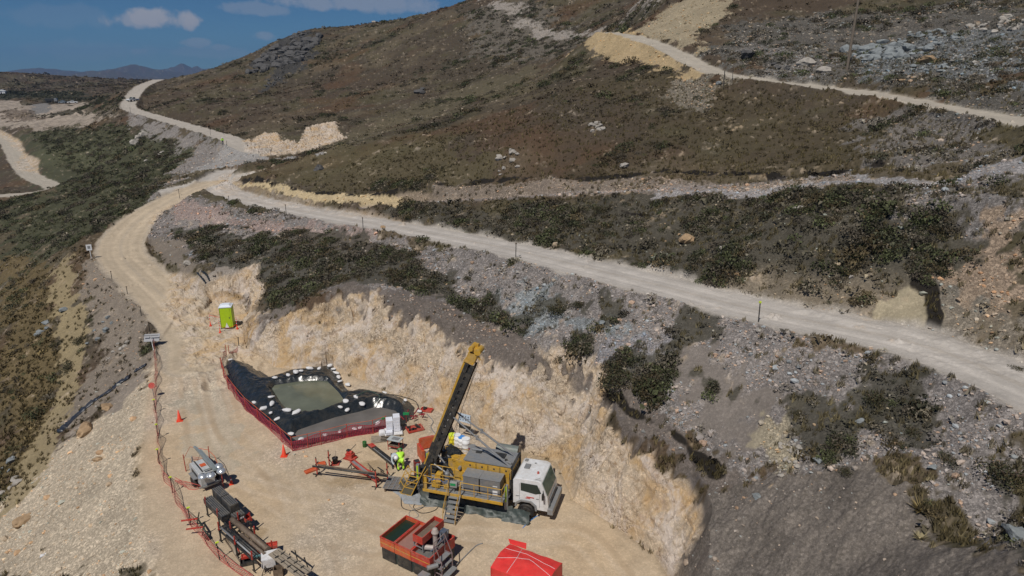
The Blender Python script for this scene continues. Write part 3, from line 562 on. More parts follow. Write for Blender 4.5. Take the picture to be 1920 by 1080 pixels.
# ---------------------------------------------------------------- mesh builder
class MB:
    def __init__(s): s.V = []; s.F = []; s.M = [Matrix.Identity(4)]
    def add(s, V, F, T=None):
        o = len(s.V); T = T or Matrix.Identity(4); s.V += [tuple(T @ Vector(v)) for v in V]; s.F += [tuple(i + o for i in f) for f in F]; return s
    def box(s, c, d, rz=0, rx=0, ry=0, top=1.0, chamf=0):
        x, y, z = d[0] / 2, d[1] / 2, d[2] / 2
        T = Matrix.Translation(c) @ Matrix.Rotation(rz, 4, 'Z') @ Matrix.Rotation(ry, 4, 'Y') @ Matrix.Rotation(rx, 4, 'X')
        V = [(-x, -y, -z), (x, -y, -z), (x, y, -z), (-x, y, -z), (-x * top, -y * top, z), (x * top, -y * top, z), (x * top, y * top, z), (-x * top, y * top, z)]
        return s.add(V, [(3, 2, 1, 0), (4, 5, 6, 7), (0, 1, 5, 4), (1, 2, 6, 5), (2, 3, 7, 6), (3, 0, 4, 7)], T)
    def bar(s, a, b, w, h=None, up=(0, 0, 1)):
        a, b = Vector(a), Vector(b); h = h or w; d = (b - a); L = d.length; d.normalize(); u = Vector(up)
        if abs(d.dot(u)) > .95: u = Vector((0, 1, 0))
        r = d.cross(u).normalized(); u = r.cross(d); V = []
        for p in (a, b):
            for i, j in ((-1, -1), (1, -1), (1, 1), (-1, 1)): V.append(p + r * w / 2 * i + u * h / 2 * j)
        return s.add(V, [(3, 2, 1, 0), (4, 5, 6, 7), (0, 1, 5, 4), (1, 2, 6, 5), (2, 3, 7, 6), (3, 0, 4, 7)])
    def tube(s, a, b, r, r2=None, n=10, cap=True):
        a, b = Vector(a), Vector(b); r2 = r if r2 is None else r2; d = (b - a).normalized(); u = Vector((0, 0, 1)) if abs(d.z) < .95 else Vector((1, 0, 0)); x = d.cross(u).normalized(); y = d.cross(x)
        V = []; 
        for p, q in ((a, r), (b, r2)):
            for i in range(n): t = 2 * math.pi * i / n; V.append(p + x * math.cos(t) * q + y * math.sin(t) * q)
        F = [(i, (i + 1) % n, n + (i + 1) % n, n + i) for i in range(n)]
        if cap: F += [tuple(range(n))[::-1], tuple(range(n, 2 * n))]
        return s.add(V, F)
    def pipe(s, P, r, n=6):
        P = [Vector(p) for p in P]; V = []; F = []
        for k, p in enumerate(P):
            d = (P[min(k + 1, len(P) - 1)] - P[max(k - 1, 0)]).normalized(); u = Vector((0, 0, 1)) if abs(d.z) < .9 else Vector((1, 0, 0)); x = d.cross(u).normalized(); y = d.cross(x)
            for i in range(n): t = 2 * math.pi * i / n; V.append(p + x * math.cos(t) * r + y * math.sin(t) * r)
        for k in range(len(P) - 1):
            for i in range(n): F.append((k * n + i, k * n + (i + 1) % n, (k + 1) * n + (i + 1) % n, (k + 1) * n + i))
        F += [tuple(range(n))[::-1], tuple(range((len(P) - 1) * n, len(P) * n))]
        return s.add(V, F)
    def lathe(s, prof, c=(0, 0, 0), n=16, T=None):
        V = []; F = []
        for r, z in prof:
            for i in range(n): t = 2 * math.pi * i / n; V.append((c[0] + r * math.cos(t), c[1] + r * math.sin(t), c[2] + z))
        for k in range(len(prof) - 1):
            for i in range(n): F.append((k * n + i, k * n + (i + 1) % n, (k + 1) * n + (i + 1) % n, (k + 1) * n + i))
        F += [tuple(range(n))[::-1], tuple(range((len(prof) - 1) * n, len(prof) * n))]
        return s.add(V, F, T)
    def prism(s, out, y0, y1):           # outline in x,z ; extruded along y
        n = len(out); V = [(x, y0, z) for x, z in out] + [(x, y1, z) for x, z in out]
        return s.add(V, [tuple(range(n)), tuple(range(2 * n - 1, n - 1, -1))] + [(i, n + i, n + (i + 1) % n, (i + 1) % n) for i in range(n)])
    def open_box(s, c, d, t=.05, rz=0, floor=.05):   # c = centre of the bottom; walls and floor
        x, y, z = d; T = Matrix.Translation(c) @ Matrix.Rotation(rz, 4, 'Z'); m = MB()
        m.box((0, 0, floor / 2), (x, y, floor)); m.box((0, -y / 2 + t / 2, z / 2 + floor / 2), (x, t, z - floor)); m.box((0, y / 2 - t / 2, z / 2 + floor / 2), (x, t, z - floor))
        m.box((-x / 2 + t / 2, 0, z / 2 + floor / 2), (t, y - 2 * t, z - floor)); m.box((x / 2 - t / 2, 0, z / 2 + floor / 2), (t, y - 2 * t, z - floor)); return s.add(m.V, m.F, T)
    def build(s, name, mat, parent=None, smooth_=False, label=None, bevel=0):
        me = bpy.data.meshes.new(name); me.from_pydata(s.V, [], s.F); bm = bmesh.new(); bm.from_mesh(me); bmesh.ops.recalc_face_normals(bm, faces=bm.faces)
        if bevel: bmesh.ops.bevel(bm, geom=list(bm.edges), offset=bevel, segments=2, affect='EDGES', profile=.5, clamp_overlap=True)
        bm.to_mesh(me); bm.free()
        if smooth_: me.polygons.foreach_set('use_smooth', [True] * len(me.polygons))
        me.materials.append(mat); o = bpy.data.objects.new(name, me); S.collection.objects.link(o)
        if parent: o.parent = parent
        if label: o['label'] = label
        return o
def thing(name, label, cat, loc=(0, 0, 0), rz=0, group=None):
    o = bpy.data.objects.new(name, None); S.collection.objects.link(o); o.location = loc; o.rotation_euler = (0, 0, rz); o['label'] = label; o['category'] = cat; o.empty_display_size = .2
    if group: o['group'] = group
    return o
def tag(o, label, cat, group=None):
    o['label'] = label; o['category'] = cat
    if group: o['group'] = group
    return o
def dup(root, loc, rz, label=None):
    r = root.copy(); S.collection.objects.link(r); r.location = loc; r.rotation_euler = (0, 0, rz)
    if label: r['label'] = label
    for ch in list(root.children):
        c = ch.copy(); S.collection.objects.link(c); c.parent = r
        for g in ch.children: d = g.copy(); S.collection.objects.link(d); d.parent = c
    return r
def G(px, py): return at(px, py)
def head(a, b):
    p, q = at(*a), at(*b); return math.atan2(q.y - p.y, q.x - p.x)
YEL = pm_('yellow_paint', (.52, .30, .03), .5, dust=.6, var=.2); DARK = pm_('dark_steel', (.022, .024, .026), .5, dust=.25); BLK = pm_('black_rubber', (.014, .014, .015), .7, dust=.2)
GRYM = pm_('grey_steel', (.25, .26, .27), .5, .2, dust=.4); WHT = pm_('white_paint', (.78, .79, .80), .4, dust=.2, var=.04); RED = pm_('red_paint', (.46, .04, .025), .55, dust=.45, var=.2)
ORG = pm_('orange_paint', (.55, .10, .03), .55, dust=.4, var=.18); GLS = pm_('dark_glass', (.02, .035, .03), .08); GLS2 = pm_('windscreen_glass', (.05, .10, .08), .1, var=.4, scale=2)
CONE = pm_('cone_orange', (.80, .06, .02), .55, dust=.15); LIME = pm_('lime_fabric', (.50, .90, .06), .7); LGREEN = pm_('lime_plastic', (.42, .62, .01), .45, var=.06, dust=.08)
WOOD = pm_('weathered_wood', (.30, .25, .19), .8, var=.3, dust=.4); TARP = pm_('black_liner', (.017, .021, .023), .24, var=.3, scale=3.5, bump=1.0, spec=.7, dust=.10); SACK = pm_('white_sack', (.70, .70, .71), .85, var=.12, bump=.5, scale=8, dust=.4)
NET = pm_('red_net', (.55, .10, .09), .7, dust=.3); CRIM = pm_('crimson_net', (.42, .03, .06), .6); GREEN = pm_('green_plastic', (.02, .30, .10), .5); BLUE = pm_('blue_plastic', (.05, .25, .65), .4)
SKIN = pm_('skin', (.35, .2, .13), .6); JEAN = pm_('dark_denim', (.03, .04, .07), .8); PALE = pm_('pale_overall', (.50, .56, .58), .8); BRN = pm_('rusty_brown_steel', (.14, .10, .07), .6, var=.3, dust=.4)
# ---------------------------------------------------------------- ponds with black liner
PO, P1, P2 = np.array(PONDO), np.array(POND1), np.array(POND2)
gx = np.arange(PO[:, 0].min() - .3, PO[:, 0].max() + .3, .085); gy = np.arange(PO[:, 1].min() - .3, PO[:, 1].max() + .3, .085)
LX, LY = np.meshgrid(gx, gy)
def liner_h(x, y):
    d, _, i = polyd(x, y, PO, True); d = np.where(i, d, -d); a, _, j = polyd(x, y, P1, True); a = np.where(j, -a, a); b, _, k = polyd(x, y, P2, True); b = np.where(k, -b, b)
    c1, c2 = P1.mean(0), P2.mean(0); th = np.arctan2(y - c1[1], x - c1[0]); r = np.hypot(x - c1[0], y - c1[1]); u2 = (x - c2[0]) * .85 - (y - c2[1]) * .5
    f1 = vn(th * 9 + .4 * vn(x, y, 5), r * .35, 3) + .5 * vn(th * 22, r * .6, 4); f2 = vn(u2 * 2.6 + .8 * vn(x, y, 6), (y) * .3, 8) + .5 * vn(u2 * 6, y * .5, 9)
    w = ss(b - a, -.6, .6); f = f1 * (1 - w) + f2 * w if False else np.where(b < a, f2, f1)
    base = .62 * ss(d, 0, 1.3) + .05
    h = np.minimum(base, np.minimum(.27 + 1.0 * a, .04 + 1.0 * b)); h = np.maximum(h, -.3)
    h += (.09 * (f - .75) + .06 * (ridge(x + .6 * y, y - .4 * x, .5, 3, 12) - .3)) * ss(d, 0, .4) * ss(np.minimum(a, b), -.1, .5)
    return h, d
LH, LD = liner_h(LX, LY)
ni, nj = LX.shape; co = np.stack([LX, LY, LH + .0], -1).reshape(-1, 3); ix = np.arange(ni * nj).reshape(ni, nj)
q = np.stack([ix[:-1, :-1], ix[:-1, 1:], ix[1:, 1:], ix[1:, :-1]], -1).reshape(-1, 4); keep = (LD.ravel()[q].min(1) > -.05); q = q[keep]
used, inv = np.unique(q, return_inverse=True)
o = npmesh('pond_liner', co[used], inv.reshape(-1, 4), TARP, True); tag(o, 'creased black plastic liner lining the two settling ponds', 'liner')
def mwater(name, col, rough):
    m, nt, b = newmat(name); b.inputs['Roughness'].default_value = rough; N, L = nt.nodes, nt.links; t = N.new('ShaderNodeTexCoord'); n = N.new('ShaderNodeTexNoise'); n.inputs['Scale'].default_value = .7; n.inputs['Detail'].default_value = 5
    L.new(t.outputs['Object'], n.inputs['Vector']); r = N.new('ShaderNodeValToRGB'); r.color_ramp.elements[0].position = .35; r.color_ramp.elements[1].position = .7
    r.color_ramp.elements[0].color = (*[c * .85 for c in col], 1); r.color_ramp.elements[1].color = (*[c * 1.2 for c in col], 1); L.new(n.outputs['Fac'], r.inputs[0]); L.new(r.outputs[0], b.inputs['Base Color'])
    n2 = N.new('ShaderNodeTexNoise'); n2.inputs['Scale'].default_value = 5; L.new(t.outputs['Object'], n2.inputs['Vector']); bp = N.new('ShaderNodeBump'); bp.inputs['Strength'].default_value = .12; bp.inputs['Distance'].default_value = .05; L.new(n2.outputs['Fac'], bp.inputs['Height']); L.new(bp.outputs[0], b.inputs['Normal']); return m
def flatpoly(name, P, z, mat, grow=.25):
    c = P.mean(0); Q = [c + (p - c) * (1 + grow / np.linalg.norm(p - c)) for p in P]; me = bpy.data.meshes.new(name); me.from_pydata([(a[0], a[1], z) for a in Q], [], [list(range(len(Q)))]); me.materials.append(mat)
    bm = bmesh.new(); bm.from_mesh(me); bmesh.ops.recalc_face_normals(bm, faces=bm.faces)
    for f in bm.faces:
        if f.normal.z < 0: f.normal_flip()
    bm.to_mesh(me); bm.free(); o = bpy.data.objects.new(name, me); S.collection.objects.link(o); return o
o = flatpoly('water', P1, .32, mwater('green_mud_water', (.135, .145, .105), .06), .45); o['kind'] = 'structure'
o = flatpoly('water', P2, .09, mwater('grey_slurry', (.155, .142, .13), .28), .12); o['kind'] = 'structure'
# sandbags
def bag(seed):
    g = np.random.default_rng(seed); bm = bmesh.new(); bmesh.ops.create_icosphere(bm, subdivisions=2, radius=1)
    for v in bm.verts:
        p = np.array(v.co); p = np.sign(p) * np.abs(p) ** .75; v.co = p * (.36, .24, .14) * g.uniform(.88, 1.12)
        if v.co.x > .22: v.co.y *= .55; v.co.z *= .8
    me = bpy.data.meshes.new('sandbag'); bm.to_mesh(me); bm.free(); me.materials.append(SACK); me.polygons.foreach_set('use_smooth', [True] * len(me.polygons)); return me
BM = [bag(500 + i) for i in range(4)]
BG = [((145,162),'on the far tip of the black liner nearest the toilet'),((345,525),'large one on the fenced left edge, farthest of its row'),((425,577),'second of the row down the fenced left edge'),((487,620),'third of the row down the fenced left edge'),((540,668),'fourth of the row down the fenced left edge'),((655,795),'near left corner of the ponds, just before the corner'),((745,838),'at the near left corner beside the net'),
 ((495,478),'left of the green pond, upper one of the pair'),((495,535),'left of the green pond, lower one of the pair'),((622,590),'at the near left corner of the green water'),((700,608),'on the near rim of the green water, right of its corner bag'),((1070,543),'on the berm between the ponds, right end of the green water'),((1117,512),'on the berm between the ponds, middle one of three'),((1205,478),'on the berm between the ponds, farthest right of three'),
 ((1135,612),'standing at the edge of the grey slurry, left one'),((1258,575),'standing at the edge of the grey slurry, right one'),((1388,700),'against the net left of the white box stack'),((1445,432),'on the far rim of the grey pond, left one'),((1620,503),'on the far rim of the grey pond, right one'),((1740,600),'at the right corner of the grey pond by the red frame'),((945,800),'long flat one on the net side, left of the middle'),((1070,772),'small flat one on the net side, at the middle'),
 ((520,315),'first from the left along the back rim'),((632,292),'second from the left along the back rim'),((698,267),'third from the left along the back rim'),((740,255),'fourth from the left along the back rim'),((815,236),'fifth from the left along the back rim'),((895,235),'sixth from the left along the back rim'),((983,213),'back right corner of the green pond, rearmost'),((1012,240),'back right corner of the green pond, second down'),((1035,272),'right rim of the green pond, third down'),((1058,310),'right rim of the green pond, fourth down'),((1072,345),'right rim of the green pond, fifth down'),((1135,374),'below the right rim beside the loose black flap'),((1240,738),'low torn one on the net side, right of the middle'),((1195,750),'small torn one beside another on the net side')]
for n, ((a, b), w) in enumerate(BG):
    px, py = 400 + a / 4.5, 640 + b / 4.5; z = .5
    for _ in range(4): p = pz(px, py, z); z = max(.03, float(liner_h(np.array([p[0]]), np.array([p[1]]))[0][0])) if True else z
    s = bpy.data.objects.new('sandbag', BM[n % 4]); S.collection.objects.link(s); s.location = (p[0], p[1], z + .1); s.rotation_euler = (random.uniform(-.2, .2), random.uniform(-.2, .2), random.uniform(0, 6.28))
    k = random.uniform(.62, .98) * (.75 if n in (20, 21, 34, 35) else 1); s.scale = (k * random.uniform(.8, 1.15), k * random.uniform(.75, 1.1), k * random.uniform(.6, .95)); tag(s, 'white sandbag ' + w, 'sandbag', 'sandbags weighing down the pond liner')
# net fences
def netfence(name, label, P, h, matn, posts=None, postmat=RED, capmat=None, sag=0., lean=.0, rail=None, sx=.13, sz=.1, strand=.018, ph=1.05, zf=None):
    t = thing(name, label, 'fence', (P[0][0], P[0][1], P[0][2])); O = Vector(P[0]); net = MB()
    L = 0; pts_ = []
    for a, b in zip(P[:-1], P[1:]):
        a, b = Vector(a), Vector(b); n = max(1, int((b - a).length / sx))
        for i in range(n): pts_.append(a.lerp(b, i / n))
    pts_.append(Vector(P[-1])); rows = int(h / sz)
    hs = [h * (1 - sag * (.5 + .5 * math.sin(i * .23 + 1.3 * math.sin(i * .07)))) for i in range(len(pts_))]
    def q(i, j): return pts_[i] - O + Vector((lean * .35 * math.sin(i * .31 + j * .5) , lean * .35 * math.cos(i * .27 + j), .03 + hs[i] * j / rows))
    for j in range(rows + 1):
        V = []; F = []; w = strand * (2.2 if j in (0, rows) else 1)
        for i in range(len(pts_)):
            p = q(i, j); V += [p + Vector((0, 0, -w / 2)), p + Vector((0, 0, w / 2))]
        F = [(2 * i, 2 * i + 2, 2 * i + 3, 2 * i + 1) for i in range(len(pts_) - 1)]; net.add(V, F)
    for i in range(len(pts_)):
        V = []; d = (pts_[min(i + 1, len(pts_) - 1)] - pts_[max(i - 1, 0)]).normalized() * strand / 2
        for j in range(rows + 1): p = q(i, j); V += [p - d, p + d]
        net.add(V, [(2 * j, 2 * j + 1, 2 * j + 3, 2 * j + 2) for j in range(rows)])
    net.build('net', matn, t)
    if rail:
        m = MB(); m.pipe([Vector(p) - O + Vector((0, 0, rail)) for p in P], .018, 5); m.build('top_line', ORG, t)
    for p in posts or []:
        b = Vector(p) - O; m = MB(); m.tube(b, b + Vector((random.uniform(-.03, .03), random.uniform(-.03, .03), ph)), .028, n=8); po = m.build('post', postmat, t)
        if capmat: m = MB(); m.box(b + Vector((0, 0, ph + .03)), (.16, .07, .06), rz=.4); m.box(b + Vector((0, 0, ph + .03)), (.06, .15, .055), rz=-.5); m.build('cap', capmat, po)
    return t
zz = lambda px, py: (417 * 0 + 400 + px / 4.5, 640 + py / 4.5)
FP = FP
FB = [(72,235),(92,300),(130,400),(200,490),(275,580),(380,668),(490,762),(580,850),(668,925),(800,897),(910,872),(1130,812),(1350,778),(1460,742)]
FBP = [tuple(pz(400 + a / 4.5, 640 + b / 4.5, .02)) for a, b in FB]
netfence('pond_fence', 'low crimson mesh fence with orange top line around the ponds', FBP, .85, CRIM, FBP, RED, None, .25, .12, 1.02, .11, .085, .026)
f2 = [tuple(pz(400 + a / 4.5, 640 + b / 4.5, .02)) for a, b in [(75,235),(88,150),(112,120)]]
netfence('pond_fence', 'short end piece of red mesh on two posts at the far tip of the liner', f2, .7, CRIM, [f2[0], f2[2]], RED, None, .4, .2, None, .11, .085, .026)
f3 = [tuple(at(*p)) for p in [(322,607),(289,641)][1:] + [(291,668),(294,700),(292,735),(292,774),(297,822),(299,870),(309,896),(324,924),(340,955),(358,983),(382,1014),(412,1050),(445,1076),(480,1100)]]
YG = pm_('yellow_green_cap', (.62, .75, .05), .6)
netfence('boundary_fence', 'sagging pale red mesh fence on black posts with yellow caps along the pad edge', f3, .75, NET, [f3[i] for i in (4, 5, 6, 8, 10, 12)], BLK, YG, .5, .25, None, .13, .1, .022, 1.05)
f4 = [tuple(at(*p)) for p in [(326,905),(350,912),(372,918),(392,914)]]
netfence('barrier_net', 'loose pale orange mesh trailing on the ground by the light tower', f4, .4, NET, [], BLK, None, .5, .5, None, .11, .08, .02)
f5 = [tuple(at(*p)) for p in [(349,884),(360,862),(394,868),(406,880),(419,912)]]
netfence('barrier_net', 'thin red line and stakes set around the light tower trailer', f5, .35, NET, [f5[0], f5[2], f5[4]], RED, None, .3, .2, .95, .3, .17, .012, 1.2)
f6 = [tuple(at(*p)) for p in [(430,665),(444,661),(448,656)]]
netfence('barrier_net', 'crumpled red mesh scrap on the rubble behind the liner tip', f6, .35, NET, [f6[0]], RED, None, .5, .3, None, .1, .08, .022, .9)
# ---------------------------------------------------------------- drilling truck
TH_ = math.atan2(-1.8, 5.95); TO = (1.1, 33.95, .0)
T = thing('drill_truck', 'white cabbed drilling truck with yellow deck and raised black drill mast', 'truck', TO, TH_); T.scale = (.96, .96, .9)
def P(name, m, mat, parent=T, sm=False, label=None, bevel=0): return m.build(name, mat, parent, sm, label, bevel)
# cab
cab = MB(); prof = [(-.85, 1.0), (-.85, 2.75), (-.72, 2.9), (.75, 2.92), (.98, 2.8), (1.38, 1.75), (1.45, 1.15), (1.42, .75), (.72, .75), (.62, 1.05), (.3, 1.28), (-.3, 1.28), (-.62, 1.05)]
cab.prism(prof, -1.2, 1.2); c_ = P('cab', cab, pm_('cab_paint', (.70, .71, .72), .35, dust=.55, var=.08, scale=3), bevel=.03); c_.scale = (.93, .95, .95)
w = MB(); w.prism([(1.005, 2.72), (1.345, 1.84), (1.37, 1.84), (1.03, 2.73)], -1.06, 1.06); P('windscreen', w, GLS2, c_)
for sg in (-1, 1):
    w = MB(); w.prism([(-.35, 2.05), (-.35, 2.62), (.72, 2.62), (.98, 2.05), (.62, 1.93)], sg * 1.203, sg * 1.215); P('side_window', w, GLS, c_)
    w = MB(); w.tube((1.1, sg * 1.2, 2.3), (1.15, sg * 1.42, 2.2), .02); w.box((1.15, sg * 1.45, 2.0), (.12, .16, .42)); P('mirror', w, BLK, c_)
    w = MB(); w.prism([(-.72, .85), (-.68, 1.1), (-.33, 1.36), (.33, 1.36), (.68, 1.1), (.74, .72), (.62, .72), (.58, 1.04), (.28, 1.27), (-.28, 1.27), (-.58, 1.04), (-.6, .85)], sg * 1.1, sg * 1.3); P('wheel_arch', w, GRYM, c_)
    w = MB(); w.box((.28, sg * 1.206, 1.62), (.5, .012, .07)); w.box((.12, sg * 1.206, 1.53), (.32, .012, .05)); P('door_lettering', w, RED, c_)
    w = MB(); w.box((-.55, sg * 1.207, 1.6), (.22, .01, .06)); w.box((.75, sg * 1.207, 1.58), (.18, .01, .06)); P('small_lettering', w, GRYM, c_)
    w = MB(); w.box((.88, sg * 1.205, 1.7), (.012, .01, 1.5)); w.box((-.42, sg * 1.205, 1.95), (.012, .01, 1.2)); P('door_seam', w, DARK, c_)
    w = MB(); w.box((1.5, sg * .95, .98), (.05, .3, .16)); P('headlight', w, GLS, c_)
w = MB(); w.box((1.47, 0, .78), (.34, 2.46, .42)); w.box((1.5, 0, .5), (.2, 2.2, .14)); P('bumper', w, GRYM, T, bevel=.04)
w = MB(); [w.box((1.452, 0, z), (.05, 1.7, .05)) for z in (1.1, 1.2, 1.3, 1.4, 1.5)]; P('grille', w, GRYM, c_)
w = MB(); w.box((-.3, .2, 2.95), (.35, .5, .06)); P('roof_hatch', w, GRYM, c_)
w = MB(); w.tube((.55, -.35, 2.9), (.55, -.35, 3.05), .08, .06); P('beacon', w, RED, c_)
w = MB(); w.tube((.5, -1.1, 2.9), (.9, -1.15, 3.15), .012); w.box((-.55, .9, 2.94), (.2, .25, .05)); w.box((.1, .7, 2.93), (.12, .1, .04)); P('roof_fitting', w, GRYM, c_)
# chassis and wheels
w = MB(); w.box((-3.6, -.45, .95), (8.4, .12, .3)); w.box((-3.6, .45, .95), (8.4, .12, .3)); [w.box((x, 0, .95), (.12, .9, .2)) for x in (-7.4, -6, -4.5, -3, -1.4, .8)]; w.box((-3.4, 0, .6), (5.2, .5, .35)); w.tube((-2.3, -.8, .8), (-1.3, -.8, .8), .28); P('chassis', w, DARK)
def wheel(x, y, s):
    w = MB(); w.lathe([(.3, -.14), (.46, -.14), (.5, -.09), (.5, .09), (.46, .14), (.3, .14)], n=22, T=Matrix.Translation((x, y, .5)) @ Matrix.Rotation(rad(90), 4, 'X')); tw = P('wheel', w, BLK)
    r = MB(); r.lathe([(.05, -.09), (.28, -.1), (.3, -.15), (.3, .15), (.28, .1), (.1, .07), (.1, .13), (.02, .14)], n=18, T=Matrix.Translation((x, y, .5)) @ Matrix.Rotation(rad(90), 4, 'X')); r.build('rim', GRYM, tw)
for x in (0, -4.1, -5.2, -6.3):
    for s in (-1, 1):
        wheel(x, s * 1.06, s)
# deck
w = MB(); w.box((-3.65, 0, 1.36), (5.3, 2.5, .08)); P('deck', w, GRYM)
w = MB(); w.box((-3.65, -1.62, 1.40), (5.0, .72, .05)); [w.bar((-6.1 + i * .25, -1.28, 1.43), (-6.1 + i * .25, -1.95, 1.43), .03, .02) for i in range(20)]; P('walkway', w, GRYM)
w = MB(); w.box((-3.65, -2.0, 1.37), (5.0, .06, .18)); w.box((-3.65, 1.3, 1.37), (5.0, .06, .18)); P('walkway_edge', w, YEL)
def rail(name, pts_, h, z, mid=True):
    w = MB()
    for a, b in zip(pts_[:-1], pts_[1:]):
        a, b = Vector((*a, z)), Vector((*b, z)); n = max(1, round((b - a).length / .95))
        for i in range(n + 1): p = a.lerp(b, i / n); w.tube(p, p + Vector((0, 0, h)), .022, n=6)
        w.tube(a + Vector((0, 0, h)), b + Vector((0, 0, h)), .024, n=6)
        if mid: w.tube(a + Vector((0, 0, h * .5)), b + Vector((0, 0, h * .5)), .02, n=6)
    P(name, w, YEL)
rail('railing', [(-6.1, -1.3), (-6.1, -2), (-4.5, -2)], 1.0, 1.42); rail('railing', [(-3.75, -2), (-1.2, -2), (-1.2, -1.35)], .95, 1.42); rail('railing', [(-5.9, -1.25), (-4.4, -1.25)], 1.35, 1.42); rail('railing', [(-6, 1.3), (-3.9, 1.3)], 1.1, 1.42); rail('railing', [(-1.0, -.9), (-1.0, 1.1)], .6, 2.4)
w = MB(); w.box((-6.08, -1.65, 1.9), (.03, .6, .85)); [w.box((-6.0 + .0, -1.95, 1.9), (.2, .03, .85))]; P('guard_mesh', w, YEL)
# steps
st = MB()
for s in (-1, 1): st.bar((-4.1 + s * .34, -2.0, 1.42), (-4.1 + s * .34, -3.0, .05), .04, .12)
stp = P('ladder', st, GRYM)
for i in range(6): q = (i + .6) / 6; w = MB(); w.box((-4.1, -2.0 - q * .98, 1.42 - q * 1.36), (.66, .24, .035)); w.build('step', GRYM, stp)
w = MB()
for s in (-1, 1): w.pipe([(-4.1 + s * .38, -2.0, 2.35), (-4.1 + s * .38, -2.95, 1.0), (-4.1 + s * .38, -3.05, .1)], .022); w.tube((-4.1 + s * .38, -2.5, .8), (-4.1 + s * .38, -2.45, 1.7), .018, n=6); w.tube((-4.1 + s * .38, -2.03, 1.9), (-4.1 + s * .38, -2.9, .65), .018, n=6)
w.build('handrail', YEL, stp)
# power pack housing
w = MB(); w.box((-2.5, .15, 2.25), (3.0, 1.5, 1.55)); hs = P('engine_housing', w, YEL, bevel=.03)
w = MB(); w.prism([(-4.05, 3.05), (-.95, 3.05), (-.95, 3.13), (-4.05, 3.13)], -.65, .98); P('housing_roof', w, GRYM, hs)
for i in range(4):
    w = MB(); w.box((-3.63 + i * .75, -.607, 2.6), (.68, .015, .62)); d = P('panel', w, YEL, hs); h = MB(); h.box((-3.63 + i * .75, -.625, 2.75), (.1, .02, .1)); h.build('handle', DARK, d)
w = MB(); [w.box((-3.26 + i * .75, -.607, 2.6), (.025, .02, .66)) for i in range(3)]; P('panel_gap', w, DARK, hs)
w = MB(); w.box((-1.05, .1, 2.0), (.12, 1.9, 1.5)); w.box((-.98, -.75, 2.2), (.1, .1, 1.7)); w.box((-.98, 1.0, 2.2), (.1, .1, 1.9)); w.bar((-1.0, -.75, 3.1), (-1.0, 1.05, 3.1), .12); P('headboard', w, DARK)
w = MB(); w.tube((-2.6, 1.45, 2.9), (-1.2, 1.45, 2.9), .36, n=18); w.box((-1.9, 1.45, 2.3), (1.3, .5, .9)); P('fuel_tank', w, pm_('grey_green_steel', (.15, .18, .17), .45, dust=.3), sm=False)
w = MB(); w.pipe([(-1.15, 1.4, 2.6), (-1.1, 1.4, 3.4), (-1.1, 1.45, 3.55), (-.98, 1.5, 3.62)], .09, 10); P('exhaust', w, BRN)
for x0, x1, nm in ((-3.75, -2.75, 0), (-2.7, -1.45, 1)):
    w = MB(); w.box(((x0 + x1) / 2, -1.15, 2.0), (x1 - x0 - .02, .85, 1.15)); b = P('cabinet', w, pm_('cabinet_steel', (.17, .175, .18), .45, dust=.45), bevel=.02, label='dark grey steel cabinet' if nm == 0 else 'pale topped steel cabinet by the cab')
    w = MB(); w.box(((x0 + x1) / 2, -1.15, 2.59), (x1 - x0 + .04, .9, .03)); w.build('lid', GRYM, b)
w = MB(); w.box((-1.75, -1.585, 1.75), (.3, .01, .28)); w.box((-1.75, -1.587, 2.2), (.28, .01, .05)); P('sticker', w, WHT)
w = MB(); w.tube((-4.35, -.35, 2.35), (-4.35, .35, 2.35), .34, n=18); w.tube((-4.35, -.42, 2.35), (-4.35, -.36, 2.35), .42, n=18); w.tube((-4.35, .36, 2.35), (-4.35, .42, 2.35), .42, n=18); dr = P('winch_drum', w, YEL)
w = MB(); w.tube((-4.35, .42, 2.35), (-4.0, .95, 2.5), .17); w.build('motor', GRYM, dr); w = MB(); w.tube((-4.35, -.62, 2.35), (-4.35, -.42, 2.35), .1); w.build('hub', GRYM, dr)
w = MB(); w.box((-4.35, 0, 1.75), (.9, 1.0, .7)); w.box((-5.0, .55, 1.9), (.8, .6, .9)); P('winch_base', w, YEL)
w = MB(); w.pipe([(-3.9, .5, 3.2), (-3.2, .45, 3.25), (-2.4, .2, 3.25), (-2.0, .0, 3.18), (-1.1, -.4, 3.2)], .07, 8); P('roof_pipe', w, GRYM)
# mast
A0, A1 = Vector((-7.35, 0, .15)), Vector((-3.55, 0, 10.5)); md = (A1 - A0).normalized(); mn = Vector((md.z, 0, -md.x))    # mn points towards the cab and slightly down
def mp(s, n_=0, y=0): return A0 + md * s + mn * n_ + Vector((0, y, 0))
Lm = (A1 - A0).length
w = MB()
for y in (-.26, .26): w.bar(mp(0, .0, y), mp(Lm - .9, .0, y), .12, .14, up=mn); w.bar(mp(0, .45, y), mp(Lm - .9, .45, y), .10, .12, up=mn)
n = 17
for i in range(n):
    s0 = .6 + i * (Lm - 1.8) / n; s1 = .6 + (i + 1) * (Lm - 1.8) / n
    for y in (-.26, .26): w.bar(mp(s0, .02, y), mp(s0 + .12, .43, y), .05, .26, up=md)
    w.bar(mp(s0, 0, -.24), mp(s0, 0, .24), .16, .04, up=mn)
for y in (-.285,): w.bar(mp(.4, .11, y), mp(Lm - .9, .11, y), .02, .1, up=mn); w.bar(mp(.4, .34, y), mp(Lm - .9, .34, y), .02, .1, up=mn)
mast = P('mast', w, DARK)
w = MB(); w.bar(mp(0.2, .225, 0), mp(Lm - 1.2, .225, 0), .46, .30, up=mn); w.build('mast_core', pm_('mast_dark', (.012, .014, .016), .6), mast)
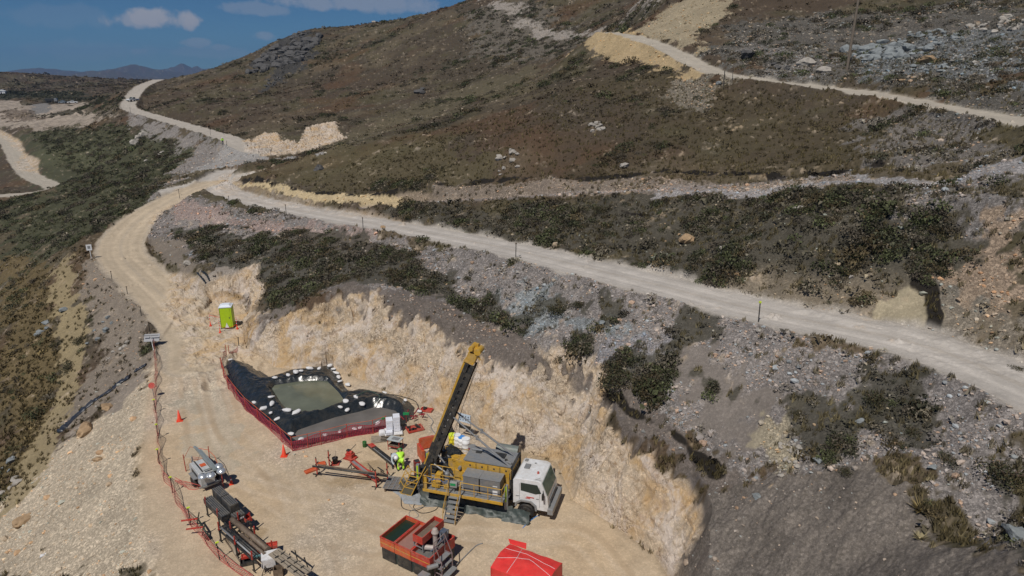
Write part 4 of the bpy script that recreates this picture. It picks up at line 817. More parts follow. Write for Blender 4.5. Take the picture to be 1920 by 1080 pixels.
w = MB(); [w.box(mp(1.0 + i * .48, .225, -.242), (.07, .02, .15), ry=math.atan2(md.x, md.z)) for i in range(16)]; w.build('mast_hole', GRYM, mast)
w = MB(); w.bar(mp(1.9, -.12, -.2), mp(Lm - .9, -.12, -.2), .09, .11, up=mn); w.bar(mp(4.8, -.16, -.14), mp(Lm - .9, -.16, -.14), .1, .1, up=mn); w.build('feed_cylinder', YEL, mast)
w = MB(); w.box(mp(Lm - .45, .15, 0), (.55, .6, .6), ry=math.atan2(md.x, md.z)); w.box(mp(Lm + .05, .2, 0), (.5, .5, .25), ry=math.atan2(md.x, md.z)); w.box(mp(Lm - .8, .1, 0), (.62, .66, .1), ry=math.atan2(md.x, md.z))
w.tube(mp(Lm + .15, -.05, -.42), mp(Lm + .15, -.05, .42), .14, n=14); w.tube(mp(Lm + .1, .38, -.36), mp(Lm + .1, .38, .36), .2, n=16); w.bar(mp(Lm - .2, .5, -.2), mp(Lm - .35, .7, -.25), .08); w.box(mp(Lm + .25, .15, .15), (.2, .2, .3)); crown = P('crown_block', w, YEL, mast)
w = MB(); w.pipe([mp(Lm + .1, .55, -.2), mp(Lm * .6, .8, -.2), mp(Lm * .3, 1.1, -.15), (-4.35, -.1, 2.6)], .012, 4); w.pipe([mp(Lm + .1, .55, .2), mp(Lm * .5, .75, .2), mp(2.6, .7, .1)], .012, 4); P('winch_cable', w, DARK, mast)
w = MB(); w.box(mp(3.4, .05, 0), (.45, .6, .8), ry=math.atan2(md.x, md.z)); w.box(mp(1.5, .3, 0), (.7, .8, .5), ry=math.atan2(md.x, md.z)); w.box(mp(2.3, .45, -.1), (.4, .5, .6)); w.box(mp(1.9, .85, .2), (.6, .5, .3)); w.tube(mp(2.6, .2, -.5), mp(2.6, .2, .5), .16); w.box(mp(2.9, .7, .35), (.3, .3, .4)); P('rotation_head', w, DARK, mast)
w = MB()
for k in range(9):
    y = random.uniform(-.4, .4); s = random.uniform(.8, 2.6); w.pipe([mp(s, .4, y), mp(s - .2, 1.0, y + .1), mp(s * .4, 1.3, y), (-5.6 + random.uniform(-.3, .3), y, 1.5)], .028, 5)
P('hydraulic_hose', w, BLK, mast)
for y in (-.3, .3):
    a, b = Vector((-4.75, y * 1.5, 1.7)), mp(3.1, .5, y); w = MB(); w.tube(a, a.lerp(b, .6), .09, n=12); cy = P('lift_cylinder', w, DARK); w = MB(); w.tube(a.lerp(b, .58), b, .05, n=10); w.build('piston_rod', GRYM, cy)
    a, b = Vector((-5.15, y * 2.2, 1.9)), mp(2.4, .5, y * 1.4); w = MB(); w.tube(a, b, .055, n=10); P('brace', w, GRYM)
    a, b = mp(6.2, .5, y), Vector((-1.15, y * 1.9, 3.1)); w = MB(); w.tube(a, a.lerp(b, .42), .05, n=8); w.tube(a.lerp(b, .42), b, .065, n=8); w.box(a.lerp(b, .42), (.16, .1, .3)); P('mast_stay', w, GRYM)
# rod guard basket behind the mast foot
w = MB(); b0 = [(-8.55, -.62, .1), (-8.05, -1.15, .1), (-7.35, -1.2, .1), (-7.5, .2, .1)]
tilt = Vector((.75, .1, 1.75))
for i, p in enumerate(b0):
    w.bar(p, Vector(p) + tilt, .05)
for s in (0, .3, .55, .8, 1):
    for i in range(3): w.bar(Vector(b0[i]) + tilt * s, Vector(b0[i + 1]) + tilt * s, .045, .045)
w.bar(Vector(b0[1]) + tilt * .3, Vector(b0[2]) + tilt * .8, .04); w.bar(Vector(b0[0]) + tilt * .55, Vector(b0[1]) + tilt, .04); P('rod_guard', w, YEL)
w = MB()
for i in range(3):
    a, b = Vector(b0[i]), Vector(b0[i + 1]); w.add([a, b, b + tilt * .42, a + tilt * .42], [(0, 1, 2, 3)])
P('guard_panel', w, pm_('smoked_mesh_panel', (.10, .09, .06), .6))
w = MB(); w.prism([(-7.7, 0), (-6.6, 0), (-6.0, 1.7), (-7.15, 1.7)], -.42, .42); P('mast_foot_frame', w, DARK)
w = MB(); w.pipe([mp(.9, -.1, -.6), mp(1.0, -.1, -.9), mp(1.15, -.1, -.95)], .03); P('clamp_lever', w, WHT)
# deck fittings
w = MB(); w.box((-4.25, -1.75, 2.0), (.45, .3, .35), rz=.1); w.bar((-4.25, -1.75, 1.42), (-4.25, -1.75, 1.9), .06); cp_ = P('control_console', w, pm_('console_grey', (.30, .31, .30), .5, dust=.4), bevel=.02)
w = MB(); w.box((-4.25, -1.91, 2.05), (.32, .012, .16), rz=.1); w.build('green_plate', GREEN, cp_)
w = MB(); [w.bar((-4.4 + i * .07, -1.72, 2.17), (-4.4 + i * .07, -1.66, 2.32), .018) for i in range(5)]; w.build('lever', DARK, cp_)
w = MB(); w.box((-5.45, -1.55, 1.62), (.5, .3, .35)); w.box((-5.5, -1.0, 1.75), (.35, .5, .6)); w.box((-4.85, -1.5, 1.52), (.3, .25, .18), rz=.5); P('valve_block', w, YEL)
w = MB(); w.tube((-5.0, -.95, 1.42), (-5.0, -.95, 2.15), .17, n=14); w.lathe([(.17, 0), (.12, .08), (.04, .1)], (-5.0, -.95, 2.15)); P('oil_bottle', w, GRYM)
for k in range(7):
    x0 = -5.9 + k * .55; w = MB(); w.pipe([(x0, -1.2, 1.5), (x0 + .15, -1.5, 1.46 + .03 * (k % 3)), (x0 + .5, -1.35 - .05 * k % .3, 1.5), (x0 + .75, -1.1, 1.7)], .028, 5); P('deck_hose', w, BLK)
w = MB(); w.pipe([(-6.05, -1.9, 2.42), (-5.6, -2.03, 2.2), (-5.1, -2.03, 2.38), (-4.7, -2.03, 2.15), (-4.5, -2.0, 2.4)], .02, 5); P('air_line', w, pm_('blue_hose', (.05, .12, .3), .5))
w = MB(); w.box((-2.05, .3, 3.18), (.7, .5, .08)); w.box((-3.4, .4, 3.17), (.35, .35, .07)); w.tube((-1.5, -.2, 3.1), (-1.5, -.2, 3.3), .09); P('roof_vent', w, DARK)
w = MB(); w.box((-7.0, -.5, 1.25), (.5, .35, .8)); w.box((-6.6, .55, 1.3), (.5, .4, .7)); w.tube((-6.7, -.8, 1.2), (-6.2, -.8, 1.6), .09); w.tube((-6.9, -.9, .8), (-6.3, -.9, .9), .11); P('foot_clamp', w, DARK)
# jacks
for x, y in ((-1.15, -1.3), (-1.15, 1.3), (-7.0, -.75), (-7.0, .75)):
    w = MB(); w.box((x, y, 1.3), (.2, .2, 1.9)); w.tube((x, y, .05), (x, y, .5), .07); w.lathe([(.22, 0), (.22, .06), (.1, .1)], (x, y, .0)); j = P('jack', w, GRYM)
    w = MB(); w.box((x, y - .115, 1.65), (.1, .02, 1.1)); w.build('jack_stripe', LGREEN, j)
# skirt tarpaulin
def sheet(name, top, bot, mat, parent, seed=1, amp=.06, label=None):
    V, F = [], []; n = len(top); k = 8; g = np.random.default_rng(seed)
    for i in range(n):
        for j in range(k + 1):
            q = j / k; p = Vector(top[i]).lerp(Vector(bot[i]), q); p += Vector((g.normal() * amp, g.normal() * amp, -.08 * math.sin(q * 3.1) * abs(g.normal()))); p.z = max(p.z, .02); V.append(p)
    for i in range(n - 1):
        for j in range(k): a = i * (k + 1) + j; F.append((a, a + 1, a + k + 2, a + k + 1))
    w = MB(); w.add(V, F); return w.build(name, mat, parent, True, label)
GTARP = pm_('dark_green_tarp', (.035, .05, .047), .5, var=.4, scale=3, bump=.5, dust=.15)
xs = np.linspace(-6.6, -.75, 34); sheet('skirt', [(x, -1.3, .75 - .1 * math.sin(x * 3)) for x in xs], [(x, -1.75 - .08 * math.sin(x * 5), .02) for x in xs], GTARP, T, 3, .025)
xs = np.linspace(-1.3, .35, 14); sheet('skirt', [(x, -1.4 - .1 * math.sin(x * 2), .75 - .1 * abs(x)) for x in xs], [(x, -1.85, .02) for x in xs], GTARP, T, 4, .025)
w = MB(); [w.pipe([(x, -1.2, 1.2), (x + .1, -1.4, .9), (x + .3, -1.35, .55), (x + .15, -1.25, 1.1)], .04, 5) for x in np.linspace(-6.2, -1.8, 13)]; w.box((-3.0, -1.1, .85), (.7, .3, .5)); w.box((-5.6, -1.15, 1.0), (.5, .2, .4)); P('hose_bundle', w, BLK)
# ground sheet and hoses
def drape(name, pts_, mat, label, cat, th=.03, z0=.03, seed=0, amp=.04):
    c = sum((Vector(p) for p in pts_), Vector()) / len(pts_); w = MB(); n = len(pts_); g = np.random.default_rng(seed); V = [Vector((c.x, c.y, z0 + .1))]; F = []; R_ = 6
    for r in range(1, R_ + 1):
        for i in range(n * 4):
            a, b = Vector(pts_[i // 4]), Vector(pts_[(i // 4 + 1) % n]); p = a.lerp(b, (i % 4) / 4); q = c.lerp(p, r / R_); V.append(Vector((q.x, q.y, z0 + (abs(g.normal()) * amp if r < R_ else 0))))
    m = n * 4
    for i in range(m): F.append((0, 1 + i, 1 + (i + 1) % m))
    for r in range(R_ - 1):
        for i in range(m): a = 1 + r * m; F.append((a + i, a + m + i, a + m + (i + 1) % m, a + (i + 1) % m))
    w.add(V, F); return tag(w.build(name, mat, None, True), label, cat)
GSH = pm_('grey_ground_sheet', (.30, .32, .34), .6, var=.2, bump=.5, dust=.3)
drape('ground_sheet', [pz(*p, 0) for p in [(730,918),(748,930),(758,945),(790,948),(800,930),(805,915),(790,905),(760,915)]], GSH, 'crumpled grey sheet spread on the ground under the mast foot', 'sheet')
def hose(name, pts_, r, mat, label, cat='hose', z=None):
    Q = smooth([tuple(p) for p in pts_], 5); w = MB(); w.pipe([(p[0], p[1], max(p[2], r * 1.1)) for p in Q], r, 6); return tag(w.build(name, mat, None, True), label, cat)
def gp(*L): return [pz(a, b, c if len(t_) > 2 else .03) for t_ in L for a, b, c in [(t_ + (.03,))[:3]]]
hose('hose', gp((752,930),(755,952),(780,957),(800,945),(790,938),(775,950),(790,962),(815,957),(822,945),(805,940)), .022, BLK, 'thin dark hose lying in loops on the ground before the steps')
hose('hose', gp((760,925),(768,948),(785,966),(772,972),(768,960),(790,951),(818,950)), .018, GRYM, 'thin grey hose coiled on the sand beside the ground sheet')
hose('hose', gp((980,990),(985,985),(1000,972),(1012,965)), .02, BLUE, 'short blue hose on the sand before the front bumper')
# ---------------------------------------------------------------- tank unit
c = pz(769, 1011, 1.3); U = thing('mud_tank', 'orange and red three bay mud tank with pump deck and small ladder', 'tank', (0, 0, 0), rad(-32))
A_ = pz(712, 1007, 1.3); U.location = (A_[0], A_[1], 0)       # local x along the long side, y to the back, corner at the origin
def PU(n, m, mat, par=U, **k): return m.build(n, mat, par, **k)
LX_, WY = 3.25, 2.05
w = MB(); w.box((LX_ / 2, WY / 2, .42), (LX_ - .1, WY - .1, .75)); PU('tank_base', w, pm_('dark_tank', (.02, .035, .035), .6, dust=.35))
for x in (0.55, 1.6, 2.65): w = MB(); w.box((x, .03, .4), (.9, .06, .68)); PU('base_panel', w, DARK)
bays = [(0, .95), (.98, 2.03), (2.06, 3.25)]
for i, (a, b) in enumerate(bays):
    w = MB(); w.open_box(((a + b) / 2, WY / 2, .72), (b - a, WY, .6), .05); bb = PU('tank_bay', w, ORG if i < 2 else RED)
    w = MB(); w.bar((a, 0, 1.33), (b, 0, 1.33), .07, .03); w.bar((a, WY, 1.33), (b, WY, 1.33), .07, .03); w.bar((a + .02, 0, 1.335), (a + .02, WY, 1.335), .06, .03); w.bar((b - .02, 0, 1.335), (b - .02, WY, 1.335), .06, .03); w.build('rim', RED, bb)
    w = MB(); w.box(((a + b) / 2, -.008, 1.02), (b - a, .012, .03)); w.build('stripe', YEL, bb)
    w = MB(); w.box(((a + b) / 2, WY / 2, [1.12, 1.18, 1.1][i]), (b - a - .1, WY - .1, .02)); w.build('liquid', [pm_('dark_green_water', (.02, .035, .022), .12), pm_('brown_cover', (.30, .16, .13), .7), pm_('deck_grate', (.12, .12, .12), .6, dust=.5)][i], bb)
w = MB(); w.open_box((2.25, 1.2, 1.65), (.62, 1.75, .4), .04); up_ = PU('upper_trough', w, RED); w = MB(); w.box((2.25, 1.2, 1.82), (.52, 1.65, .02)); w.build('sludge', pm_('sludge', (.16, .12, .09), .5, dust=.4), up_)
w = MB(); [w.bar((x, y, 1.2), (x, y, 1.65), .05) for x in (1.97, 2.53) for y in (.38, 1.2, 2.0)]; w.bar((1.97, .38, 1.4), (2.53, .38, 1.4), .04); w.bar((1.97, .38, 1.5), (1.97, 2.0, 1.5), .04); PU('trough_stand', w, GRYM)
w = MB(); w.tube((2.45, .55, 1.35), (2.9, .75, 1.35), .13); w.tube((2.75, 1.1, 1.2), (2.75, 1.1, 1.95), .12); w.lathe([(.16, 0), (.2, .1), (.12, .3), (.05, .34)], (2.75, 1.1, 1.9)); w.tube((2.9, .9, 1.3), (3.1, .8, 1.3), .1); PU('pump', w, pm_('pale_pump', (.42, .36, .33), .5, dust=.4), bevel=0)
w = MB(); w.box((2.95, 1.55, 1.6), (.3, .35, .6)); w.tube((2.75, 1.6, 1.75), (3.1, 1.75, 1.75), .12); w.pipe([(2.9, 1.3, 1.9), (3.1, 1.1, 1.7), (3.1, .7, 1.5), (2.9, .5, 1.3)], .035); PU('mixer_motor', w, pm_('blue_grey_motor', (.08, .10, .14), .5, dust=.3))
w = MB()
for x, y in ((3.3, .3), (3.3, 1.15), (3.75, .3), (3.75, 1.15)): w.bar((x, y, 0), (x, y, 1.15 if x > 3.5 else 2.1), .04)
[w.bar((3.3, y, z), (3.75, y, z), .035) for y in (.3, 1.15) for z in (.4, .75, 1.1)]; [w.bar((3.3, .3, z), (3.3, 1.15, z), .035) for z in (1.5, 1.8, 2.1)]; w.bar((3.3, .3, 2.1), (3.75, .3, 1.1), .035); w.bar((3.3, 1.15, 2.1), (3.75, 1.15, 1.1), .035); sd_ = PU('ladder', w, pm_('purple_grey_steel', (.22, .16, .17), .6, dust=.4))
for z, x in ((.35, 3.9), (.7, 3.6), (1.05, 3.5)): w = MB(); w.box((x, .72, z), (.3, .9, .04)); w.build('step', GRYM, sd_)
w = MB(); w.box((3.15, -.35, .35), (.5, .4, .6)); w.tube((3.2, -.15, .9), (3.5, .3, .9), .12); PU('water_pump', w, GRYM)
hose('hose', gp((835,1050,.6),(850,1062,.1),(870,1045),(885,1030),(895,1022),(905,1019)), .03, GRYM, 'grey suction hose running from the tank across the sand')
# red canopy at the bottom edge
L_, R_, B_ = pz(921, 1057, 1.9), pz(1054, 1060, 1.9), pz(955, 1021, 2.0)
cv = thing('canopy', 'bright red tarpaulin canopy tied with white cord at the picture bottom', 'canopy', (0, 0, 0)); ctr = (L_ + R_) / 2; cv.location = (ctr[0], ctr[1], 0)
ex = Vector((R_[0] - B_[0], R_[1] - B_[1], 0)); ey = Vector((B_[0] - L_[0], B_[1] - L_[1], 0)); La, Lb = ex.length, ey.length; ex.normalize(); ey = Vector((-ex.y, ex.x, 0)); cv.rotation_euler.z = math.atan2(ex.y, ex.x)
Lb = 1.9
REDT = pm_('red_tarpaulin', (.72, .04, .035), .45, var=.16, scale=2.5, bump=.8, dust=.12)
w = MB(); n = 14; V = []; F = []
def roofz(u, v): return 1.86 + .22 * (1 - abs(v * 2 - 1)) ** .8 * (1 - .15 * u) + .02 * math.sin(u * 19) * math.sin(v * 8)
for i in range(n + 1):
    for j in range(n + 1): u, v = i / n, j / n; V.append((-La / 2 + La * u, -Lb / 2 + Lb * v, roofz(u, v)))
for i in range(n):
    for j in range(n): a = i * (n + 1) + j; F.append((a, a + n + 1, a + n + 2, a + 1))
w.add(V, F); border = [(i, 0) for i in range(n + 1)] + [(n, j) for j in range(1, n + 1)] + [(i, n) for i in range(n - 1, -1, -1)] + [(0, j) for j in range(n - 1, 0, -1)]
V = []; F = []; m = len(border)
for k, (i, j) in enumerate(border):
    p = Vector((-La / 2 + La * i / n, -Lb / 2 + Lb * j / n, roofz(i / n, j / n))); V.append(p)
    for q in (.5, 0): s = 1 + .02 * math.sin(k * 2.1) * (1 - q); V.append(Vector((p.x * s, p.y * s, p.z * q + .02)))
for k in range(m):
    a, b = k * 3, ((k + 1) % m) * 3; F += [(a, b, b + 1, a + 1), (a + 1, b + 1, b + 2, a + 2)]
w.add(V, F); w.build('tarpaulin', REDT, cv, True)
w = MB(); w.add([(-La / 2 - .0, Lb / 2 + .0, 1.88), (-La / 2 + .9, Lb / 2, 1.9), (-La / 2 + .75, Lb / 2 + .32, 1.98), (-La / 2 - .25, Lb / 2 + .28, 1.9)], [(0, 1, 2, 3)]); w.build('flap', REDT, cv)
w = MB()
for pl in ([(0.02, .3), (.5, .62), (.98, .35)], [(.02, .72), (.4, .8), (.98, .62)], [(.3, .02), (.32, .5), (.25, .98)]):
    w.pipe([(-La / 2 + La * u, -Lb / 2 + Lb * v, roofz(u, v) + .015) for u, v in [tuple(np.array(pl[0]) * (1 - t) + np.array(pl[1]) * t) for t in np.linspace(0, 1, 6)] + [tuple(np.array(pl[1]) * (1 - t) + np.array(pl[2]) * t) for t in np.linspace(0, 1, 6)][1:]], .008, 5)
w.build('cord', WHT, cv)
w = MB(); [w.tube((x, y, 0), (x, y, 1.84), .03) for x in (-La / 2 + .06, La / 2 - .06) for y in (-Lb / 2 + .06, Lb / 2 - .06)]; w.build('pole', GRYM, cv)
# ---------------------------------------------------------------- light tower trailer
a, b = at(377, 893), at(407, 930); hd_ = math.atan2(b.y - a.y, b.x - a.x); LT = thing('light_tower', 'white trailer light tower with folded mast and four round lamps', 'light tower', (a.x, a.y, a.z), hd_)
w = MB(); LT.scale = (1.18, 1.05, 1.0); w.prism([(-.2, .35), (-.2, .95), (0, 1.15), (1.3, 1.15), (1.5, .9), (1.5, .35)], -.5, .3); bd = w.build('body', pm_('pale_grey_paint', (.46, .48, .49), .45, dust=.35), LT, bevel=.03)
w = MB(); w.box((.65, 0, 1.17), (.3, .3, .03)); w.build('warning_sign', ORG, bd)
w = MB(); [w.box((.65, s, 1.165), (1.3, .07, .02)) for s in (-.25, .25)]; w.box((.65, -.505, .75), (.9, .02, .35)); w.build('vent_strip', DARK, bd)
w = MB(); w.box((.65, 0, .3), (1.9, .9, .1)); w.bar((-.2, 0, .32), (-1.3, 0, .4), .1); w.bar((1.5, -.6, .3), (1.5, .6, .3), .07); w.tube((-1.2, 0, .1), (-1.2, 0, .75), .04); w.build('chassis', GRYM, LT)
for s in (-1, 1):
    w = MB(); w.lathe([(.05, -.1), (.3, -.1), (.33, -.05), (.33, .05), (.3, .1), (.05, .1)], n=18, T=Matrix.Translation((.7, s * .62, .33)) @ Matrix.Rotation(rad(90), 4, 'X')); w.build('wheel', BLK, LT)
    w = MB(); w.box((.7, s * .62, .7), (.8, .24, .05)); w.build('mudguard', GRYM, LT)
w = MB(); w.bar((-1.1, .28, 1.3), (1.75, .28, 1.3), .14, .14); w.bar((-.8, .42, 1.28), (1.7, .42, 1.28), .09, .09); w.tube((-1.1, .28, 1.3), (-1.35, .28, 1.25), .08); w.bar((1.75, -.55, 1.28), (1.75, .65, 1.28), .05); w.bar((1.35, -.2, 1.25), (1.35, .65, 1.25), .05); ms = w.build('mast', pm_('galvanised', (.30, .34, .34), .4, .3, dust=.2), LT)
for x, y in ((1.85, -.45), (2.0, -.05), (1.45, .62), (1.95, .55)):
    w = MB(); w.lathe([(.06, .16), (.16, .13), (.25, .02), (.27, -.06), (.25, -.07)], (x, y, 1.25), n=18); lp_ = w.build('lamp', pm_('lamp_shell', (.62, .65, .68), .25, .6, var=.05), LT, smooth_=True); w = MB(); w.tube((x, y, 1.38), (x, y, 1.46), .06); w.bar((x, y, 1.3), (1.7, y, 1.3), .03); w.build('lamp_bracket', GRYM, lp_)
# ---------------------------------------------------------------- rod racks
def rack(a, b, width, n, label, z0=.75, posts=1.25):
    p, q = at(*a), at(*b); L = (q - p).to_2d().length; t = thing('pipe_rack', label, 'rack', (p.x, p.y, p.z), math.atan2(q.y - p.y, q.x - p.x))
    w = MB(); [w.bar((0, y, z0 - .12), (L, y, z0 - .12), .08, .08) for y in (-width / 2, width / 2)]; w.build('beam', DARK, t)
    for i in range(n):
        x = L * (i + .15) / (n - .7)
        w = MB(); w.bar((x, -width / 2 - .1, z0 - .06), (x, width / 2 + .1, z0 - .06), .08, .06); [w.bar((x, y, 0), (x, y, z0), .07) for y in (-width / 2 - .05, width / 2 + .05)]; [w.bar((x - .2, y, .02), (x + .2, y, .02), .05, .04) for y in (-width / 2 - .05, width / 2 + .05)]; w.build('trestle', DARK, t)
        for y in (-width / 2 - .07, width / 2 + .07): w = MB(); w.bar((x, y, z0), (x, y, posts), .06); w.build('stake', RED, t)
    return t, L
r1, L1 = rack((404, 956), (458, 1010), .95, 3, 'farther black rack with red stakes carrying the stacked core boxes')
r2, L2 = rack((428, 1003), (500, 1066), .95, 3, 'nearer black rack with red stakes holding loose drill pipes')
def onrack(t, fn):
    o = fn(); o.location = t.location; o.rotation_euler = t.rotation_euler; return o
BXM = pm_('black_box', (.03, .03, .032), .6, var=.3, dust=.4, scale=3)
def ribbox(x0, x1, y, z, w_, h_, label, cat='crate'):
    t = thing('core_box', label, cat, tuple(r1.location), r1.rotation_euler.z, 'black core boxes on the far rack'); m = MB(); m.box(((x0 + x1) / 2, y, z + h_ / 2), (x1 - x0, w_, h_)); m.build('box', BXM, t, bevel=.02)
    m = MB(); [m.bar((x0 + .02, y - w_ / 2 + (k + .5) * w_ / 5, z + h_ + .012), (x1 - .02, y - w_ / 2 + (k + .5) * w_ / 5, z + h_ + .012), .05, .03) for k in range(5)]; m.build('lid_rib', pm_('worn_lid', (.11, .11, .11), .6, dust=.4), t)
ribbox(.0, 1.15, .22, .75, .5, .65, 'black ribbed core box on the far end of the rack, upper right row'); ribbox(1.2, 2.35, .22, .75, .5, .65, 'black ribbed core box nearest the camera in the upper right row')
ribbox(.0, 2.4, -.32, .72, .5, .3, 'long low black core box on the left side of the far rack'); ribbox(2.45, 2.95, .2, .45, .62, .55, 'small black box with white lettering on its end')
m = MB(); 
for k, (dy, s) in enumerate([(-.2, .09), (-.09, .07), (.05, .1), (.17, .08)]): m.box((2.96, .2 + dy, .82), (.012, s, .1))
o = m.build('lettering', WHT, [x for x in S.objects if x.name.startswith('core_box')][-1])
def pipes(t, x0, x1, y, z, r, mat, label, g=None, endm=None):
    o = bpy.data.objects.new('drill_pipe', None); S.collection.objects.link(o); o.location = t.location; o.rotation_euler = t.rotation_euler; tag(o, label, 'pipe', g)
    m = MB(); m.tube((x0, y, z), (x1, y, z), r, n=12); m.build('pipe', mat, o, True)
    m = MB(); m.tube((x1, y, z), (x1 + .08, y, z), r * 1.12, n=12); m.build('thread_cap', endm or BRN, o)
TEAL = pm_('teal_cap', (.10, .22, .22), .5)
pipes(r2, .1, L2 - .25, .28, .9, .15, BRN, 'thick brown casing pipe on the right side of the near rack', 'pipes on the near rack')
pipes(r2, 1.6, L2 - .1, .02, .84, .09, BRN, 'mid brown pipe beside the thick casing', 'pipes on the near rack')
for k in range(3): pipes(r2, .15, L2 - .35 + .06 * k, -.42 + k * .12, .82, .05, GRYM if k == 0 else DARK, ['pale thin drill pipe at the left edge of the near rack', 'thin dark drill pipe second from the left edge of the rack', 'thin dark drill pipe third from the left edge of the rack'][k], 'pipes on the near rack', TEAL)
for n, (a, b, r, mt, lb) in enumerate([((420,1010),(450,1054),.035,BRN,'thin rusty rod on the ground nearest the mesh fence'),((432,1014),(444,1042),.085,WOOD,'thick mossy brown pipe lying on the ground'),((424,1009),(448,1039),.05,BRN,'brown ground pipe left of the reddish one'),((436,1008),(449,1039),.04,RED,'reddish pipe on the ground right of the brown ones'),((443,1006),(453,1034),.03,BRN,'thin pipe on the ground nearest the rack')]):
    p, q = at(*a), at(*b); m = MB(); v = Vector((0, 0, r)); m.tube(p + v, q + v, r, n=10); tag(m.build('ground_pipe', mt, None, True), lb, 'pipe', 'pipes on the ground by the fence')
p = at(463, 1056); t = thing('tray', 'dark rectangular metal tray on the ground near the pipes', 'tray', tuple(p), .35); m = MB(); m.open_box((0, 0, 0), (.62, .5, .2), .03); m.build('tray_body', DARK, t); m = MB(); m.pipe([(-.3, .3, .2), (-.2, .45, .35), (.2, .45, .35), (.3, .3, .2)], .015); m.build('handle', DARK, t)
def redtray(px, py, rz, d, label, z=0, mat=RED):
    p = at(px, py) if not z else Vector(pz(px, py, z)); t = MB(); t.open_box((0, 0, 0), d, .03); o = t.build('drip_tray', mat); o.location = p + Vector((0, 0, .01)); o.rotation_euler.z = rz; return tag(o, label, 'tray', 'red drip trays')
redtray(464, 975, hd_, (.5, .35, .2), 'red tray at the right side where the two racks meet', .5); redtray(510, 1025, .3, (.55, .4, .15), 'red tray with small parts by the near end of the thick pipe', .4); redtray(474, 1042, .35, (1.1, .3, .12), 'long red tray under the near ends of the drill pipes', .25)
# H stand
p = at(372, 985); t = thing('rod_stand', 'dark frame stand with two red arms against the mesh fence', 'stand', tuple(p), rad(-50)); m = MB(); m.bar((0, 0, .5), (1.25, 0, .5), .07); [m.bar((x, -.12, .0), (x, 0, .55), .05) for x in (.15, 1.1)]; [m.bar((x, .1, 0), (x, 0, .55), .05) for x in (.15, 1.1)]
[m.bar((x, .02, .5), (x, .12, .85), .05) for x in (.1, 1.15)]; m.bar((1.25, 0, .5), (1.6, 0, .25), .06); m.box((1.6, 0, .2), (.3, .18, .2)); m.build('frame', pm_('green_black_steel', (.02, .035, .025), .5, dust=.3), t)
for x in (.15, 1.1): m = MB(); m.bar((x, 0, .52), (x - .5, -.75, .45), .08, .06); m.build('arm', RED, t)
# white table with planks
a, b = Vector(pz(497, 1040, .9)), Vector(pz(515, 1034, .9)); t = thing('folding_table', 'table under a white sheet with black trestle legs at the rack end', 'table', (0, 0, 0)); p = Vector(pz(505, 1040, .85)); t.location = (p.x, p.y, 0); t.rotation_euler.z = rad(20)
m = MB(); m.box((0, 0, .84), (.8, .7, .03)); m.box((-.4, -.02, .55), (.02, .68, .6), ry=.1); m.box((-.05, -.36, .6), (.6, .02, .5), rx=.1); m.build('sheet', SACK, t); m = MB()
for x in (-.3, .25): m.bar((x - .15, -.4, 0), (x + .2, -.32, .85), .03); m.bar((x + .25, -.4, 0), (x - .1, -.32, .85), .03); m.bar((x, .35, 0), (x, .3, .84), .03)
m.build('leg', DARK, t)
for k, (a, b, lb) in enumerate([((508,1037),(566,1082),'left grey plank of the pair laid from the table'),((518,1031),(580,1073),'right grey plank of the pair laid from the table')]):
    p, q = Vector(pz(*a, .98)), Vector(pz(*b, .98)); m = MB(); m.bar(p, q, .3, .05); m2 = MB(); tt = tag(m.build('plank', WOOD), lb, 'plank', 'planks laid from the white table')
    m2.bar(p.lerp(q, .05) + Vector((.02, 0, .04)), q + Vector((0, 0, .04)), .02, .02); d = (q - p).normalized(); [m2.box(p.lerp(q, f) + Vector((0, 0, .05)), (.06, .2, .04), rz=math.atan2(d.y, d.x)) for f in (.2, .4, .6, .8)]; o = m2.build('batten', DARK, tt)
p = Vector(pz(560, 1070, 0)); t = thing('trestle', 'black trestle carrying the lower end of the planks', 'trestle', tuple(p), rad(-40)); m = MB(); [m.bar((x, y, 0), (x * .8, y * .5, .93), .04) for x in (-.5, .5) for y in (-.3, .3)]; m.bar((-.5, 0, .92), (.5, 0, .92), .06); m.bar((-.5, -.2, .4), (.5, -.2, .4), .04); m.build('frame', DARK, t)
p = Vector(pz(523, 1078, 0)); t = thing('crate', 'brown open wooden crate below the white table', 'crate', tuple(p), .2); m = MB(); m.open_box((0, 0, 0), (.45, .4, .45), .03); m.build('crate_body', BRN, t)
# ---------------------------------------------------------------- things around the rig
def cone(px, py, h, label, stripe=True):
    p = at(px, py); t = thing('traffic_cone', label, 'traffic cone', tuple(p), random.uniform(0, 1.5), 'orange traffic cones on the pad'); m = MB(); r = h * .2; m.lathe([(r, .03), (r * .9, .06), (r * .18, h), (r * .1, h)], n=14); c = m.build('body', CONE, t, True); m = MB(); m.box((0, 0, .02), (r * 2.5, r * 2.5, .04)); m.build('base', CONE, t)
    if stripe: f = lambda z: r * .9 + (r * .18 - r * .9) * (z - .06) / (h - .06) + .004; m = MB(); m.lathe([(f(h * .6), h * .6), (f(h * .78), h * .78)], n=14); m.build('reflective_band', WHT, c, True)
    return t
cone(337, 789, .85, 'tall orange traffic cone alone on the open pad left of the ponds', False); cone(533, 855, .85, 'orange traffic cone at the near corner of the pond fence', False)
cone(396, 874, .6, 'orange traffic cone behind the light tower'); cone(434, 908, .5, 'small orange cone with white band right of the light tower')
